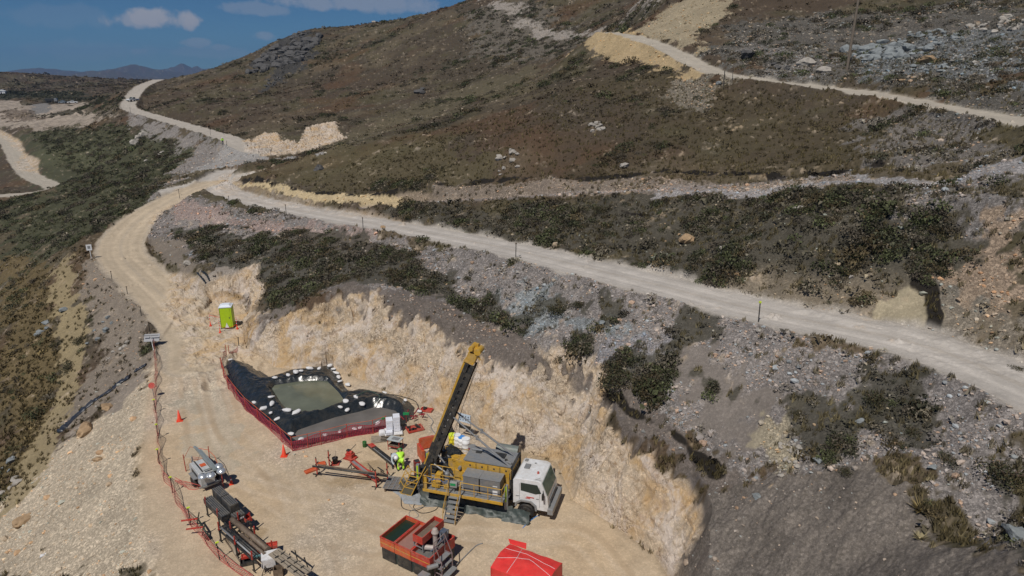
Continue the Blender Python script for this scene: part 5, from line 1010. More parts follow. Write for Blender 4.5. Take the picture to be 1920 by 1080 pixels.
# portable toilet
p = at(426, 614); pr = at(440, 610); pl = at(411, 605)
t = thing('portable_toilet', 'lime green portable toilet with white roof on the cleared bay', 'toilet', (p.x, p.y + .3, p.z - .03), rad(12))
m = MB(); m.box((0, .05, 1.08), (1.12, 1.12, 2.1)); bd = m.build('cabin', LGREEN, t, bevel=.03)
m = MB(); m.box((0, .05, .04), (1.2, 1.2, .1)); m.build('skid', DARK, t)
m = MB(); m.box((0, .05, 2.17), (1.2, 1.2, .1)); m.box((0, .05, 2.28), (1.1, 1.1, .16), top=.6); m.build('roof', pm_('white_roof', (.72, .78, .85), .5, var=.04), t, bevel=.02)
m = MB(); m.box((0, -.525, 1.1), (.8, .02, 1.85)); d = m.build('door', LGREEN, t); m = MB(); m.box((.3, -.545, 1.1), (.06, .03, .14)); m.build('handle', DARK, d); m = MB(); [m.box((x, -.53, 1.1), (.02, .02, 1.95)) for x in (-.55, .55)]; m.box((-.57, .05, 1.1), (.012, .015, 2.0)); m.build('corner_trim', pm_('olive_trim', (.15, .22, .01), .5), bd)
m = MB(); m.add([(-.18, -.56, .1), (.18, -.56, .1), (0, -.56, .62)], [(0, 1, 2)]); m.add([(-.18, -.58, .1), (.18, -.58, .1), (0, -.58, .62)], [(0, 1, 2)]); m.build('white_panel', WHT, d)
for a, lb in (((395, 611), 'left of the toilet'), ((413, 624), 'front left of the toilet'), ((445, 617), 'right of the toilet')):
    c = cone(*a, .45, 'orange cone with a tall striped stick on it, ' + lb, False); m = MB(); m.tube((0, 0, .3), (0, 0, 1.25), .03, n=8); s = m.build('stick', CONE, c); m = MB(); [m.tube((0, 0, z), (0, 0, z + .1), .032, n=8) for z in (.55, .85, 1.1)]; m.build('stripe', WHT, s)
def chain(pts_, label, mat=CONE): hose('barrier_chain', pts_, .018, mat, label, 'chain')
a, b, c = at(395, 611), at(413, 624), at(445, 617); chain([a + Vector((0, 0, 1.15)), (a + t.location) / 2 + Vector((0, 0, .95)), Vector(t.location) + Vector((-.6, 0, 1.2))], 'red plastic chain from the left cone to the toilet')
chain([b + Vector((0, 0, .7)), (b + c) / 2 + Vector((0, 0, .3)), c + Vector((0, 0, .5))], 'red plastic chain hanging between the two front cones')
# green drum
def drum(px, py, r, h, mat, lid, label, cat='drum', g=None, z=0):
    p = Vector(pz(px, py, z)); t = thing(cat.replace(' ', '_'), label, cat, tuple(p), 0, g); m = MB(); m.lathe([(r * .97, 0), (r, .02), (r, h * .33), (r * 1.04, h * .35), (r, h * .37), (r, h * .66), (r * 1.04, h * .68), (r, h * .7), (r, h)], n=18); m.build('drum_body', mat, t, True)
    m = MB(); m.lathe([(r * 1.03, h - .02), (r * 1.03, h + .02), (r * .9, h + .03)], n=18); m.build('lid', lid, t); return t
drum(684, 838, .14, .38, pm_('dark_green_paint', (.02, .10, .02), .5), pm_('dark_green_lid', (.03, .13, .03), .5), 'small dark green drum standing alone on the sand', 'bucket')
drum(848, 833, .24, .75, pm_('yellow_plastic', (.70, .60, .02), .5), YG, 'yellow drum, leftmost of the row behind the mast', 'drum', 'drums behind the mast')
drum(858, 835, .24, .8, WHT, WHT, 'white drum between the yellow drum and the blue lid', 'drum', 'drums behind the mast')
drum(866, 838, .24, .75, WHT, BLUE, 'white drum with a bright blue lid', 'drum', 'drums behind the mast')
drum(874, 845, .27, .9, WHT, WHT, 'tall white drum, right of the blue lidded one', 'drum', 'drums behind the mast')
drum(886, 856, .26, .75, pm_('maroon_paint', (.16, .02, .04), .5), GRYM, 'maroon drum beside the rig roof pipe', 'drum', 'drums behind the mast')
drum(842, 812, .3, .3, BLK, BLK, 'low black tub behind the yellow drum', 'tub'); drum(842, 803, .15, .3, pm_('pink_red', (.7, .08, .1), .5), RED, 'small pinkish red canister behind the black tub', 'canister')
m = MB(); c0 = Vector(pz(850, 850, .9)); drape('black_tarp', [pz(*q, .7) for q in [(826,838),(845,832),(862,842),(874,856),(862,864),(845,862),(830,862)]], TARP, 'black tarpaulin bundle between mast and white drums', 'tarpaulin', z0=.7, amp=.12)
# sign board
p = Vector(pz(872, 822, 0)); t = thing('notice_board', 'white notice board with rows of small marks on two legs behind the rig', 'sign', tuple(p), rad(-28)); m = MB(); m.box((0, 0, 1.55), (.95, .03, .6), rx=-.1); bd = m.build('board', pm_('pale_board', (.5, .58, .66), .5), t)
m = MB(); [m.tube((x, 0, 0), (x, 0, 1.8), .02, n=6) for x in (-.46, .46)]; m.build('leg', GRYM, t); m = MB(); m.box((0, -.03, 1.55), (.9, .01, .02), rx=-.1)
[m.box((-.3 + i * .2, -.03, z), (.07, .012, .08), rx=-.1) for i in range(4) for z in (1.42, 1.7)]; m.build('printed_mark', pm_('print_blue', (.06, .09, .14), .6), bd); m = MB(); m.box((0, .03, .85), (.95, .05, .35), rx=.3); m.build('lower_panel', BLK, t)
# red cabinets behind mast
for px, py, d, z, lb, mt in ((783, 893, (.35, .4, 1.0), 0, 'dark red upright tool cabinet left of the mast', pm_('dark_red', (.22, .02, .02), .5, dust=.3)), (790, 862, (.2, 1.1, .85), 0, 'bright orange red tool box open behind the mast', ORG), (801, 842, (1.1, .15, .8), 0, 'orange red panel standing behind the mast base', ORG)):
    p = Vector(pz(px, py, z)); t = thing('tool_cabinet', lb, 'cabinet', tuple(p), rad(25)); m = MB(); m.box((0, 0, d[2] / 2 + .1), d); c = m.build('cabinet_body', mt, t, bevel=.02); m = MB(); [m.box((x * d[0] * .4, y * d[1] * .4, .05), (.06, .06, .1)) for x in (-1, 1) for y in (-1, 1)]; m.build('foot', DARK, t); m = MB(); m.box((0, 0, d[2] + .11), (d[0] * .8, d[1] * .8, .03)); m.build('lid', DARK if mt is not ORG else RED, c)
# white box stack
p = Vector(pz(738, 812, 0)); bt = thing('pallet', 'wooden pallet with white wrap under the stack of white boxes', 'pallet', tuple(p), rad(12)); m = MB(); [m.box((0, -.5 + i * .2, .12), (1.25, .14, .03)) for i in range(6)]; [m.box((x, 0, .06), (.1, 1.1, .08)) for x in (-.55, 0, .55)]; m.build('slat', WOOD, bt); m = MB(); m.box((0, 0, .15), (1.2, 1.05, .03)); m.build('wrap', SACK, bt)
WB = pm_('white_box', (.72, .74, .80), .6, var=.04)
for k, (x, y, n, lb) in enumerate(((-.25, .15, 4, 'left column'), (.25, .15, 5, 'right column'), (.25, .2, 0, ''), (-.3, -.38, 1, 'low front left'))):
    for i in range(n):
        m = MB(); m.box((0, 0, 0), (.46, .6 if k < 2 else .4, .21)); o = m.build('white_box', WB, None, bevel=.015); o.location = p + Vector((x * math.cos(rad(12)) - y * math.sin(rad(12)), x * math.sin(rad(12)) + y * math.cos(rad(12)), .29 + i * .22)); o.rotation_euler.z = rad(12) + random.uniform(-.03, .03)
        tag(o, f"white box in the {lb} of the stack, {['bottom', 'second', 'third', 'fourth', 'topmost'][i]} layer" if k < 2 else 'white box set low at the front left of the stack', 'box', 'white boxes stacked on the pallet')
p = Vector(pz(717, 816, 0)); m = MB(); m.box((0, 0, .2), (.5, .5, .35), rz=.3, rx=.1, top=.8); o = m.build('white_sack', SACK, None, True, bevel=.08); o.location = p; tag(o, 'crumpled white sack on the ground left of the box stack', 'sack')
for k, (px, py, rz) in enumerate(((714, 824, 12), (732, 822, 8))):
    p = Vector(pz(px, py, 0)); m = MB(); [m.box((0, -.4 + i * .2, .07 + .0 * i), (1.3, .16, .035)) for i in range(5)]; [m.box((x, 0, .035), (.08, 1, .035)) for x in (-.5, .5)]; o = m.build('wooden_boards', WOOD); o.location = p; o.rotation_euler.z = rad(rz); tag(o, ['weathered wooden boards lying left of the pallet', 'weathered wooden boards just before the pallet'][k], 'boards')
# small table with tray
p = Vector(pz(742, 842, 0)); t = thing('work_table', 'small red framed table with a pale basin top', 'table', tuple(p), rad(-20)); m = MB(); [m.bar((x, y, 0), (x, y, .75), .035) for x in (-.42, .42) for y in (-.26, .26)]; [m.bar((-.42, y, .3), (.42, y, .3), .03) for y in (-.26, .26)]; m.build('frame', RED, t); m = MB(); m.box((0, 0, .77), (.95, .6, .04)); tp = m.build('top', pm_('pale_top', (.45, .48, .48), .5), t); m = MB(); m.box((.05, 0, .8), (.5, .35, .03)); m.build('basin', GRYM, tp); m = MB(); m.open_box((0, 0, .25), (.8, .5, .15), .02); m.build('lower_shelf', BRN, t)
# rod on stands
a, b = Vector(pz(586, 874, .85)), Vector(pz(727, 893, .75)); m = MB(); m.tube(a, b, .06, n=10); o = m.build('drill_rod', DARK, None, True); tag(o, 'long dark drill rod resting on the two red stands', 'rod'); a2 = a + Vector((.3, .14, 0)); m = MB(); m.tube(a2, b + Vector((0, .14, 0)), .05, n=10); tag(m.build('drill_rod', BRN, None, True), 'shorter brown drill rod beside the long dark one', 'rod')
for k, (bx, by, lb) in enumerate(((595, 890, 'left red post stand under the far end of the rods'), (618, 876, 'thin red post stand behind the rods'), (706, 914, 'red post stand at the mast end, near side'), (727, 899, 'red post stand at the mast end, far side'))):
    p = Vector(pz(bx, by, 0)); t = thing('rod_stand', lb, 'stand', tuple(p), rad(-10)); m = MB(); m.bar((0, 0, 0), (0, 0, 1.15), .06); m.build('post', RED, t); m = MB(); m.bar((-.3, 0, .03), (.3, 0, .03), .05); m.bar((0, -.25, .03), (0, .3, .03), .05); m.bar((0, 0, .6), (.0, .35, .1), .04); m.bar((-.02, -.1, .75), (-.02, .3, .75), .05); m.build('foot', DARK, t); m = MB(); m.tube((0, 0, 1.15), (0, .0, 1.25), .03); m.build('hook', DARK, t)
redtray(584, 883, rad(40), (.85, .38, .1), 'red flat tray on the ground at the left end of the rods', 0, ORG); redtray(603, 871, rad(25), (.5, .4, .1), 'red flat tray behind the left end of the rods', 0, ORG)
p = Vector(pz(629, 870, 0)); redtray(629, 870, .1, (.5, .45, .08), 'small red tray under the black bucket', 0); t = thing('bucket', 'black bucket with a wooden stick in it on the red tray', 'bucket', (p.x, p.y, .05), 0); m = MB(); m.lathe([(.14, 0), (.19, .4), (.2, .41)], n=16); m.build('bucket_body', BLK, t, True); m = MB(); m.tube((0, 0, .2), (.05, .1, .85), .015); m.build('stick', WOOD, t)
p = Vector(pz(657, 858, 0)); t = thing('pump', 'small red motor pump with a raised lever on the sand', 'pump', (p.x, p.y, 0), rad(-25)); m = MB(); m.box((0, 0, .18), (.5, .4, .3)); m.tube((-.2, 0, .4), (.2, 0, .4), .13); m.build('pump_body', RED, t, bevel=.02); m = MB(); m.bar((-.1, .0, .4), (.25, .35, .85), .03); m.box((-.1, 0, .5), (.25, .2, .12)); m.build('lever', DARK, t); m = MB(); m.open_box((.05, -.05, 0), (.8, .6, .05), .03); m.build('base_tray', RED, t)
# core trays and slideway
def tray_long(a, b, w_, label, z=0, z2=None, mat=RED, inn=GRYM):
    p, q = Vector(pz(*a, z)), Vector(pz(*b, z if z2 is None else z2)); t = thing('core_tray', label, 'tray', tuple(p), math.atan2(q.y - p.y, q.x - p.x)); L = (q - p).to_2d().length; dz = q.z - p.z
    m = MB(); m.bar((0, -w_ / 2, .08), (L, -w_ / 2, .08 + dz), .05, .12); m.bar((0, w_ / 2, .08), (L, w_ / 2, .08 + dz), .05, .12); m.bar((0, -w_ / 2, .08), (0, w_ / 2, .08), .05, .12); m.bar((L, -w_ / 2, .08 + dz), (L, w_ / 2, .08 + dz), .05, .12); m.build('frame', mat, t); m = MB(); m.bar((0.03, 0, .04), (L - .03, 0, .04 + dz), w_ - .05, .03); m.build('bed', inn, t); return t, L
tray_long((660, 866), (708, 903), .3, 'narrow red core tray sloping from a black trestle', .45, .1); tray_long((672, 882), (700, 893), .45, 'wide pinkish core tray lying below the narrow one', 0, None, RED, pm_('pink_tray', (.45, .16, .14), .6))
p = Vector(pz(659, 882, 0)); t = thing('trestle', 'small black trestle under the narrow red core tray', 'trestle', tuple(p), .3); m = MB(); m.bar((-.35, 0, 0), (.05, 0, .5), .05); m.bar((.35, 0, 0), (0, 0, .5), .05); m.bar((0, -.3, 0), (0, 0, .45), .05); m.build('frame', DARK, t)
t, L = tray_long((694, 836), (742, 874), .32, 'long grey topped trough with red end leading to the crouched workers', .1, .1, DARK, GRYM); m = MB(); m.open_box((.25, 0, .12), (.5, .34, .06), .03); m.build('end_tray', RED, t); m = MB(); m.tube((.6, 0, .17), (L - .3, 0, .17), .05); m.build('core_barrel', BLK, t)
for k, (a, b) in enumerate((((690, 869), (697, 877)), ((708, 876), (720, 884)))):
    p, q = Vector(pz(*a, .5)), Vector(pz(*b, .5)); t = thing('t_stand', ['small brown T shaped stand left of the sand trench', 'small dark T shaped stand right of the other one'][k], 'stand', (p.x, p.y, 0)); m = MB(); d = q - p; m.bar((0, 0, .5), (d.x, d.y, .5), .05); m.tube((d.x / 2, d.y / 2, 0), (d.x / 2, d.y / 2, .5), .025); m.build('bar', BRN if k == 0 else DARK, t)
# grating
p = Vector(pz(747, 914, 0)); t = thing('grating', 'grey steel grating platform on the ground left of the mast foot', 'platform', (p.x, p.y, 0), TH_ + .15); m = MB(); [m.bar((-.75, -.62 + i * .155, .3), (.75, -.62 + i * .155, .3), .035, .04) for i in range(9)]; [m.bar((-.75 + i * .3, -.62, .3), (-.75 + i * .3, .62, .3), .05, .045) for i in range(6)]; m.build('grate', GRYM, t); m = MB(); [m.box((x, y, .14), (.1, .1, .28)) for x in (-.65, .65) for y in (-.5, .5)]; m.box((0, 0, .27), (1.5, 1.2, .015)); m.build('support', BRN, t)
# red carts behind
for k, (px, py, rz, lb) in enumerate(((778, 806, 25, 'red rimmed parts tray full of black fittings behind the white boxes'), (800, 771, -15, 'small red frame on the ground by the wall with coiled hose'))):
    p = Vector(pz(px, py, 0)); t = thing('parts_frame', lb, 'frame', tuple(p), rad(rz)); d = (1.15, .8) if k == 0 else (.9, .5); m = MB(); m.open_box((0, 0, .05), (*d, .14), .05); m.build('frame', RED, t); m = MB()
    for i in range(10 if k == 0 else 4): x, y = random.uniform(-.4, .4) * d[0], random.uniform(-.35, .35) * d[1]; m.box((x, y, .2), (random.uniform(.1, .3), random.uniform(.05, .15), random.uniform(.06, .18)), rz=random.uniform(0, 3))
    m.build('fitting', DARK, t)
    if k == 0: m = MB(); [m.bar((x, y, .15), (x, y, .85), .025) for x, y in ((-.3, .3), (.1, .3), (.3, .1), (.4, -.2))]; m.build('upright', pm_('cream_rod', (.5, .42, .3), .6), t)
p = Vector(pz(776, 785, 0)); t = thing('manifold', 'tangle of dark red valves and pipes at the right end of the pond', 'manifold', tuple(p)); m = MB()
for i in range(9): a_ = Vector((random.uniform(-.7, .7), random.uniform(-.4, .4), random.uniform(.05, .3))); m.tube(a_, a_ + Vector((random.uniform(-.5, .5), random.uniform(-.4, .4), random.uniform(0, .5))), .045, n=7)
m.build('valve_pipe', pm_('dark_red_pipe', (.25, .02, .03), .5), t)
for k, (px, py, lb, h) in enumerate(((762, 776, 'green rectangular sign at the right end of the grey pond', .7), (722, 788, 'green rectangular sign left of the white box stack', .8), (819, 738, 'green sign on a thin red post by the wall', .9))):
    p = Vector(pz(px, py + 16, 0)); t = thing('small_sign', lb, 'sign', tuple(p), .1, 'small green signs'); m = MB(); m.box((0, 0, h), (.42, .03, .2)); m.build('board', GREEN, t); m = MB(); m.tube((0, .02, 0), (0, .02, h + .1), .015); m.build('post', RED, t)
hose('hose', gp((712,742,.9),(735,740,1.0),(755,744,.8),(778,752,.4),(785,765),(790,775)), .03, BLK, 'black hose along the far rim of the grey pond')
hose('hose', gp((800,776),(812,790),(808,800),(815,812),(830,822)), .035, GRYM, 'grey hose winding from the red frame to the mast')
hose('hose', gp((668,742,.9),(690,733,1.0),(705,738,.9),(712,745,.7),(700,760,.4)), .028, pm_('dark_green_hose', (.03, .07, .05), .5), 'dark green hose curling over the berm between the ponds')
hose('hose', gp((888,850,.8),(905,868,.5),(895,845,.4),(880,840,.3)), .03, BLK, 'black hose behind the maroon drum')
# ---------------------------------------------------------------- signs on the pad edge
p = at(288, 652); t = thing('sign_board', 'wide grey framed sign board facing away on a black post by the pad entrance', 'sign', tuple(p), rad(8)); m = MB(); m.box((0, 0, 1.0), (1.35, .04, .75), rx=-.7); b = m.build('board', pm_('slate_board', (.16, .17, .2), .5, dust=.2), t); m = MB(); [m.bar((-.68, -.23 * s, 1.0 + .3 * s), (.68, -.23 * s, 1.0 + .3 * s), .06) for s in (-1, 1)]; m.build('edge', GRYM, b); m = MB(); m.tube((-.15, 0, 0), (-.15, 0, 1.1), .04); m.bar((-.5, .1, .3), (.5, -.1, .3), .04); m.build('post', BLK, t); m = MB(); m.pipe([(.02, -.3, 1.3), (.1, -.4, .5), (.2, -.6, .0)], .03); m.build('strap', WHT, t)
p = at(288, 745); t = thing('stop_sign', 'round red sign on a thin post at the left pad edge', 'sign', tuple(p), rad(5)); m = MB(); m.lathe([(.24, -.012), (.24, .012)], n=24, T=Matrix.Translation((0, 0, 1.0)) @ Matrix.Rotation(rad(65), 4, 'X')); m.build('disc', RED, t); m = MB(); m.tube((.05, 0, 0), (0, 0, 1.0), .022); m.build('post', GRYM, t)
p = at(171, 487); t = thing('road_sign', 'white rectangular road sign on a white post at the road bend', 'sign', tuple(p), rad(20)); m = MB(); m.box((0, 0, 1.6), (.62, .03, .75)); b = m.build('board', WHT, t); m = MB(); m.box((0, -.02, 1.62), (.3, .01, .35)); m.build('symbol', GRYM, b); m = MB(); m.tube((.05, .03, 0), (.05, .03, 1.4), .045); m.build('post', WHT, t)
# ---------------------------------------------------------------- people
def skinmesh(name, J, E, mat, parent, root=0, lev=1):
    me = bpy.data.meshes.new(name); bm = bmesh.new(); sk = bm.verts.layers.skin.verify(); vs = []
    for k, (p, r) in enumerate(J):
        v = bm.verts.new(p); v[sk].radius = (r, r); v[sk].use_root = (k == root); vs.append(v)
    for a, b in E: bm.edges.new((vs[a], vs[b]))
    bm.to_mesh(me); bm.free(); o = bpy.data.objects.new(name, me); S.collection.objects.link(o); md_ = o.modifiers.new('skin', 'SKIN'); md_.use_smooth_shade = True; ms_ = o.modifiers.new('sub', 'SUBSURF'); ms_.levels = lev; ms_.render_levels = lev
    me.materials.append(mat); o.parent = parent; return o
def person(loc, rz, label, pose, top, legs, hat, vest=None):
    t = thing('person', label, 'person', tuple(loc), rz); J = {}; P_ = pose
    order = []; E = []
    def add(n, p, r, par=None):
        J[n] = len(order); order.append((p, r))
        if par: E.append((J[par], J[n]))
    add('pelvis', P_['pelvis'], .13); add('waist', P_['waist'], .12, 'pelvis'); add('chest', P_['chest'], .15, 'waist'); add('neck', P_['neck'], .06, 'chest'); add('head0', P_['head0'], .075, 'neck'); add('head1', P_['head1'], .10, 'head0'); add('head2', P_['head2'], .075, 'head1')
    for s in 'LR':
        add('sh' + s, P_['sh' + s], .065, 'chest'); add('el' + s, P_['el' + s], .045, 'sh' + s); add('wr' + s, P_['wr' + s], .03, 'el' + s); w_ = Vector(P_['wr' + s]); d = (w_ - Vector(P_['el' + s])).normalized(); sd_ = d.cross(Vector((1, 0, 0))).normalized()
        if sd_.length < .5: sd_ = Vector((0, 1, 0))
        pm2 = w_ + d * .07; add('pa' + s, tuple(pm2), .035, 'wr' + s)
        for k, (o_, l_) in enumerate(((-.03, .07), (-.01, .085), (.01, .08), (.03, .06))):
            b_ = pm2 + d * .03 + sd_ * o_; add(f'f{k}' + s, tuple(b_), .011, 'pa' + s); add(f'g{k}' + s, tuple(b_ + d * l_ * .5 + Vector((.01, 0, -.01))), .009, f'f{k}' + s); add(f'h{k}' + s, tuple(b_ + d * l_ * .85 + Vector((.03, 0, -.015))), .008, f'g{k}' + s)
        tb = w_ + d * .03 - sd_ * .04; add('t' + s, tuple(tb), .012, 'wr' + s); add('u' + s, tuple(tb + d * .04 - sd_ * .02), .01, 't' + s)
        add('hi' + s, P_['hi' + s], .10, 'pelvis'); add('kn' + s, P_['kn' + s], .065, 'hi' + s); add('an' + s, P_['an' + s], .045, 'kn' + s); a_ = Vector(P_['an' + s]); add('to' + s, tuple(a_ + Vector((.16, 0, -.05))), .035, 'an' + s)
    body = skinmesh('body', order, E, SKIN, t)
    def sub(names, links, rr, name, mat): js = [(order[J[n]][0], rr[i]) for i, n in enumerate(names)]; return skinmesh(name, js, links, mat, t)
    sub(['pelvis', 'waist', 'chest', 'neck', 'shL', 'elL', 'wrL', 'shR', 'elR', 'wrR'], [(0, 1), (1, 2), (2, 3), (2, 4), (4, 5), (5, 6), (2, 7), (7, 8), (8, 9)], [.155, .15, .185, .07, .09, .065, .05, .09, .065, .05], 'jacket', top)
    sub(['pelvis', 'hiL', 'knL', 'anL', 'hiR', 'knR', 'anR'], [(0, 1), (1, 2), (2, 3), (0, 4), (4, 5), (5, 6)], [.15, .125, .085, .07, .125, .085, .07], 'trousers', legs)
    h1 = Vector(P_['head1']); up__ = (h1 - Vector(P_['head0'])).normalized(); q = up__.to_track_quat('Z', 'X').to_matrix().to_4x4()
    m = MB(); m.lathe([(.17, .0), (.125, .015), (.12, .07), (.08, .12), (.02, .14)], n=14, T=Matrix.Translation(h1 + up__ * .02) @ q); m.build('helmet', hat, t, True)
    for s in 'LR': a_ = Vector(P_['an' + s]); m = MB(); m.box(a_ + Vector((.07, 0, -.03)), (.28, .11, .11), top=.8); m.build('boot', BLK, t, bevel=.02)
    f = q @ Vector((.1, 0, 0)); m = MB()
    for yy in (-.035, .035): m.box(h1 + q @ Vector((.098, yy, .0)), (.012, .02, .012))
    m.box(h1 + q @ Vector((.095, 0, -.06)), (.012, .045, .01)); m.build('eyes_and_mouth', BLK, t); m = MB(); m.box(h1 + q @ Vector((.108, 0, -.025)), (.03, .025, .04), top=.5); m.build('nose', SKIN, t)
    return t
def bentpose(k=0.):
    return dict(pelvis=(-.12, 0, .86), waist=(.03, 0, .98), chest=(.27, 0, 1.10 - k), neck=(.42, 0, 1.10 - k), head0=(.48, 0, 1.09 - k), head1=(.58, 0, 1.10 - k), head2=(.66, 0, 1.13 - k), shL=(.28, .19, 1.06 - k), shR=(.28, -.19, 1.06 - k), elL=(.36, .25, .80 - k), elR=(.38, -.24, .80 - k), wrL=(.52, .15, .60 - k), wrR=(.54, -.14, .60 - k),
        hiL=(-.12, .1, .82), hiR=(-.12, -.1, .82), knL=(.04, .15, .47), knR=(.06, -.15, .47), anL=(-.08, .16, .09), anR=(-.02, -.16, .09))
STAND = dict(pelvis=(0, 0, .93), waist=(0, 0, 1.08), chest=(.01, 0, 1.32), neck=(.01, 0, 1.48), head0=(.02, 0, 1.53), head1=(.03, 0, 1.62), head2=(.03, 0, 1.70), shL=(0, .19, 1.40), shR=(0, -.19, 1.40), elL=(-.02, .26, 1.12), elR=(0, -.26, 1.12), wrL=(.1, .26, .88), wrR=(.12, -.24, .88), hiL=(0, .1, .90), hiR=(0, -.1, .90), knL=(.02, .12, .50), knR=(.03, -.12, .50), anL=(0, .13, .09), anR=(0, -.13, .09))
person(pz(741, 877, 0), rad(-70), 'worker in a pale overall bending over the end of the long trough', bentpose(.05), PALE, JEAN, WHT)
person(pz(752, 882, 0), rad(100), 'worker in lime high visibility clothing bending beside the mast', bentpose(0), LIME, LIME, GREEN)
person(at(418, 271), rad(-60), 'person in lime top standing on the far road above the grey bank', STAND, LIME, JEAN, WHT)
# ---------------------------------------------------------------- vehicles far off
def pickup(loc, rz, label, mat, cat='pickup truck'):
    t = thing('pickup_truck', label, cat, tuple(loc), rz); m = MB(); m.prism([(-2.6, .45), (-2.6, 1.05), (-.9, 1.08), (1.0, 1.08), (2.35, .98), (2.55, .8), (2.55, .42), (1.95, .42), (1.8, .75), (1.2, .75), (1.05, .42), (-1.05, .42), (-1.2, .75), (-1.85, .75), (-2.0, .42)], -.9, .9); b = m.build('body', mat, t, bevel=.04)
    m = MB(); m.prism([(-.95, 1.07), (-.8, 1.72), (.35, 1.75), (1.1, 1.07)], -.78, .78); m.build('cab', mat, b, bevel=.04); m = MB(); m.prism([(.42, 1.72), (1.12, 1.12), (1.15, 1.12), (.45, 1.74)], -.7, .7); m.build('windscreen', GLS, t)
    for s in (-1, 1):
        m = MB(); m.prism([(-.8, 1.15), (-.7, 1.62), (.32, 1.64), (.85, 1.15)], s * .79, s * .8); m.build('side_window', GLS, t); m = MB(); m.box((2.54, s * .68, .82), (.06, .32, .14)); m.build('headlight', pm_('lamp_glass', (.6, .6, .6), .2), t)
        for x in (-1.5, 1.5): m = MB(); m.lathe([(.05, -.1), (.36, -.11), (.38, 0), (.36, .11), (.05, .1)], n=16, T=Matrix.Translation((x, s * .82, .38)) @ Matrix.Rotation(rad(90), 4, 'X')); m.build('wheel', BLK, t)
    m = MB(); m.box((2.56, 0, .6), (.06, 1.2, .26)); m.build('grille', DARK, t); m = MB(); m.box((2.6, 0, .45), (.12, 1.7, .14)); m.build('bumper', GRYM, t); return t
pk = pickup(at(249, 190), rad(-110), 'white pickup truck driving down the steep far road', WHT)
dup(pk, at(136, 194), rad(-150), 'white pickup truck, rightmost vehicle on the far quarry terrace'); 
q = pickup(at(118, 194), rad(160), 'grey pickup truck between two others on the far quarry terrace', pm_('grey_blue_paint', (.2, .23, .26), .4))
p = at(98, 193); t = thing('dump_truck', 'dark dump truck at the left of the far quarry vehicles', 'dump truck', tuple(p), rad(20)); m = MB(); m.prism([(-3.4, 1.2), (-3.4, 2.6), (1.2, 2.8), (1.2, 1.4)], -1.2, 1.2); m.build('tipper_body', DARK, t, bevel=.05); m = MB(); m.prism([(1.4, .9), (1.4, 2.8), (2.6, 2.8), (3.1, 1.9), (3.1, .9)], -1.15, 1.15); m.build('cab', GRYM, t, bevel=.05)
m = MB(); m.prism([(2.62, 2.7), (3.08, 1.95), (3.12, 1.95), (2.66, 2.72)], -1, 1); m.build('windscreen', GLS, t); m = MB(); m.box((-.2, 0, 1.05), (6.4, .9, .3)); m.build('chassis', DARK, t)
for x in (-2.6, -1.4, 2.1):
    for s in (-1, 1): m = MB(); m.lathe([(.1, -.18), (.5, -.18), (.54, 0), (.5, .18), (.1, .18)], n=16, T=Matrix.Translation((x, s * 1.0, .54)) @ Matrix.Rotation(rad(90), 4, 'X')); m.build('wheel', BLK, t)
p = at(4, 176); t = thing('hut', 'small white hut on the dark far hillside at the left edge', 'hut', tuple(p), .3); m = MB(); m.box((0, 0, 1.2), (6, 3.5, 2.6)); m.build('wall', WHT, t); m = MB(); m.prism([(-3.3, 2.5), (0, 3.7), (3.3, 2.5)], -2, 2); m.build('roof', WHT, t); m = MB(); m.box((0, -1.76, 1), (.9, .04, 2)); m.build('door', DARK, t)
# ---------------------------------------------------------------- posts
def post(px, py, h, label, cap=True, mat=DARK):
    p = at(px, py); t = thing('delineator_post', label, 'post', tuple(p), random.uniform(0, 1), 'thin posts along the haul roads'); m = MB(); lean = (random.uniform(-.04, .04), random.uniform(-.03, .03)); m.tube((0, 0, -.1), (lean[0], lean[1], h), .035 if h < 2 else .05, n=8); m.build('shaft', mat, t)
    if cap: m = MB(); m.box((lean[0], lean[1], h - .02), (.12, .1, .1)); m.build('cap', YG if cap == 2 else BRN, t)
for px, py, h, lb in [(431,388,1.6,'post on the haul road edge nearest the junction'),(537,404,1.4,'post on the haul road edge above the pink rubble'),(681,431,1.35,'post with brown cap where the old bench track leaves the road'),(967,482,1.2,'post on the haul road edge above the drill mast'),(1422,604,1.25,'post on the haul road edge in the right half, the nearest one'),
    (337,372,1.5,'post at the point where lower and upper road meet'),(298,358,1.6,'post on the outer berm below the junction'),(338,343,1.6,'post on the berm of the grey bank, lowest one'),(348,325,1.6,'post on the berm of the grey bank, second lowest'),(405,276,1.7,'post left of the person on the far road'),(426,279,1.8,'tall post right of the person on the far road'),(395,254,1.8,'post on the far road edge above the green slope'),(377,240,1.9,'post on the far road edge, last before the bend'),(420,252,2.2,'tall dark post on the uphill side of the far road'),
    (210,524,1.0,'short dark post on the outer road edge just past the road sign'),(239,552,.9,'short dark post on the outer road edge, middle of three'),(265,592,.95,'short dark post on the outer road edge, nearest the sign board'),(281,622,1.0,'short dark post just behind the wide sign board'),(1356,166,2.2,'left one of two dark posts below the upper road'),(1373,151,1.7,'right one of two dark posts below the upper road'),(448,650,.9,'thin dark stake on the rubble behind the liner tip'),(245,212,2.2,'post beside the foot of the steep far road')]: post(px, py, h, lb, 2 if px in (1422,) else 1)
p = at(1588, 130); t = thing('power_pole', 'tall wooden power pole standing on the rocky upper slope', 'pole', tuple(p), .3); m = MB(); m.tube((0, 0, -.3), (.35, 0, 11.5), .19, .13, n=12); m.build('pole', pm_('pole_wood', (.16, .13, .10), .8, var=.25), t); m = MB(); m.bar((-.8, 0, 10.8), (1.4, 0, 10.8), .12, .14); m.build('crossarm', BRN, t)
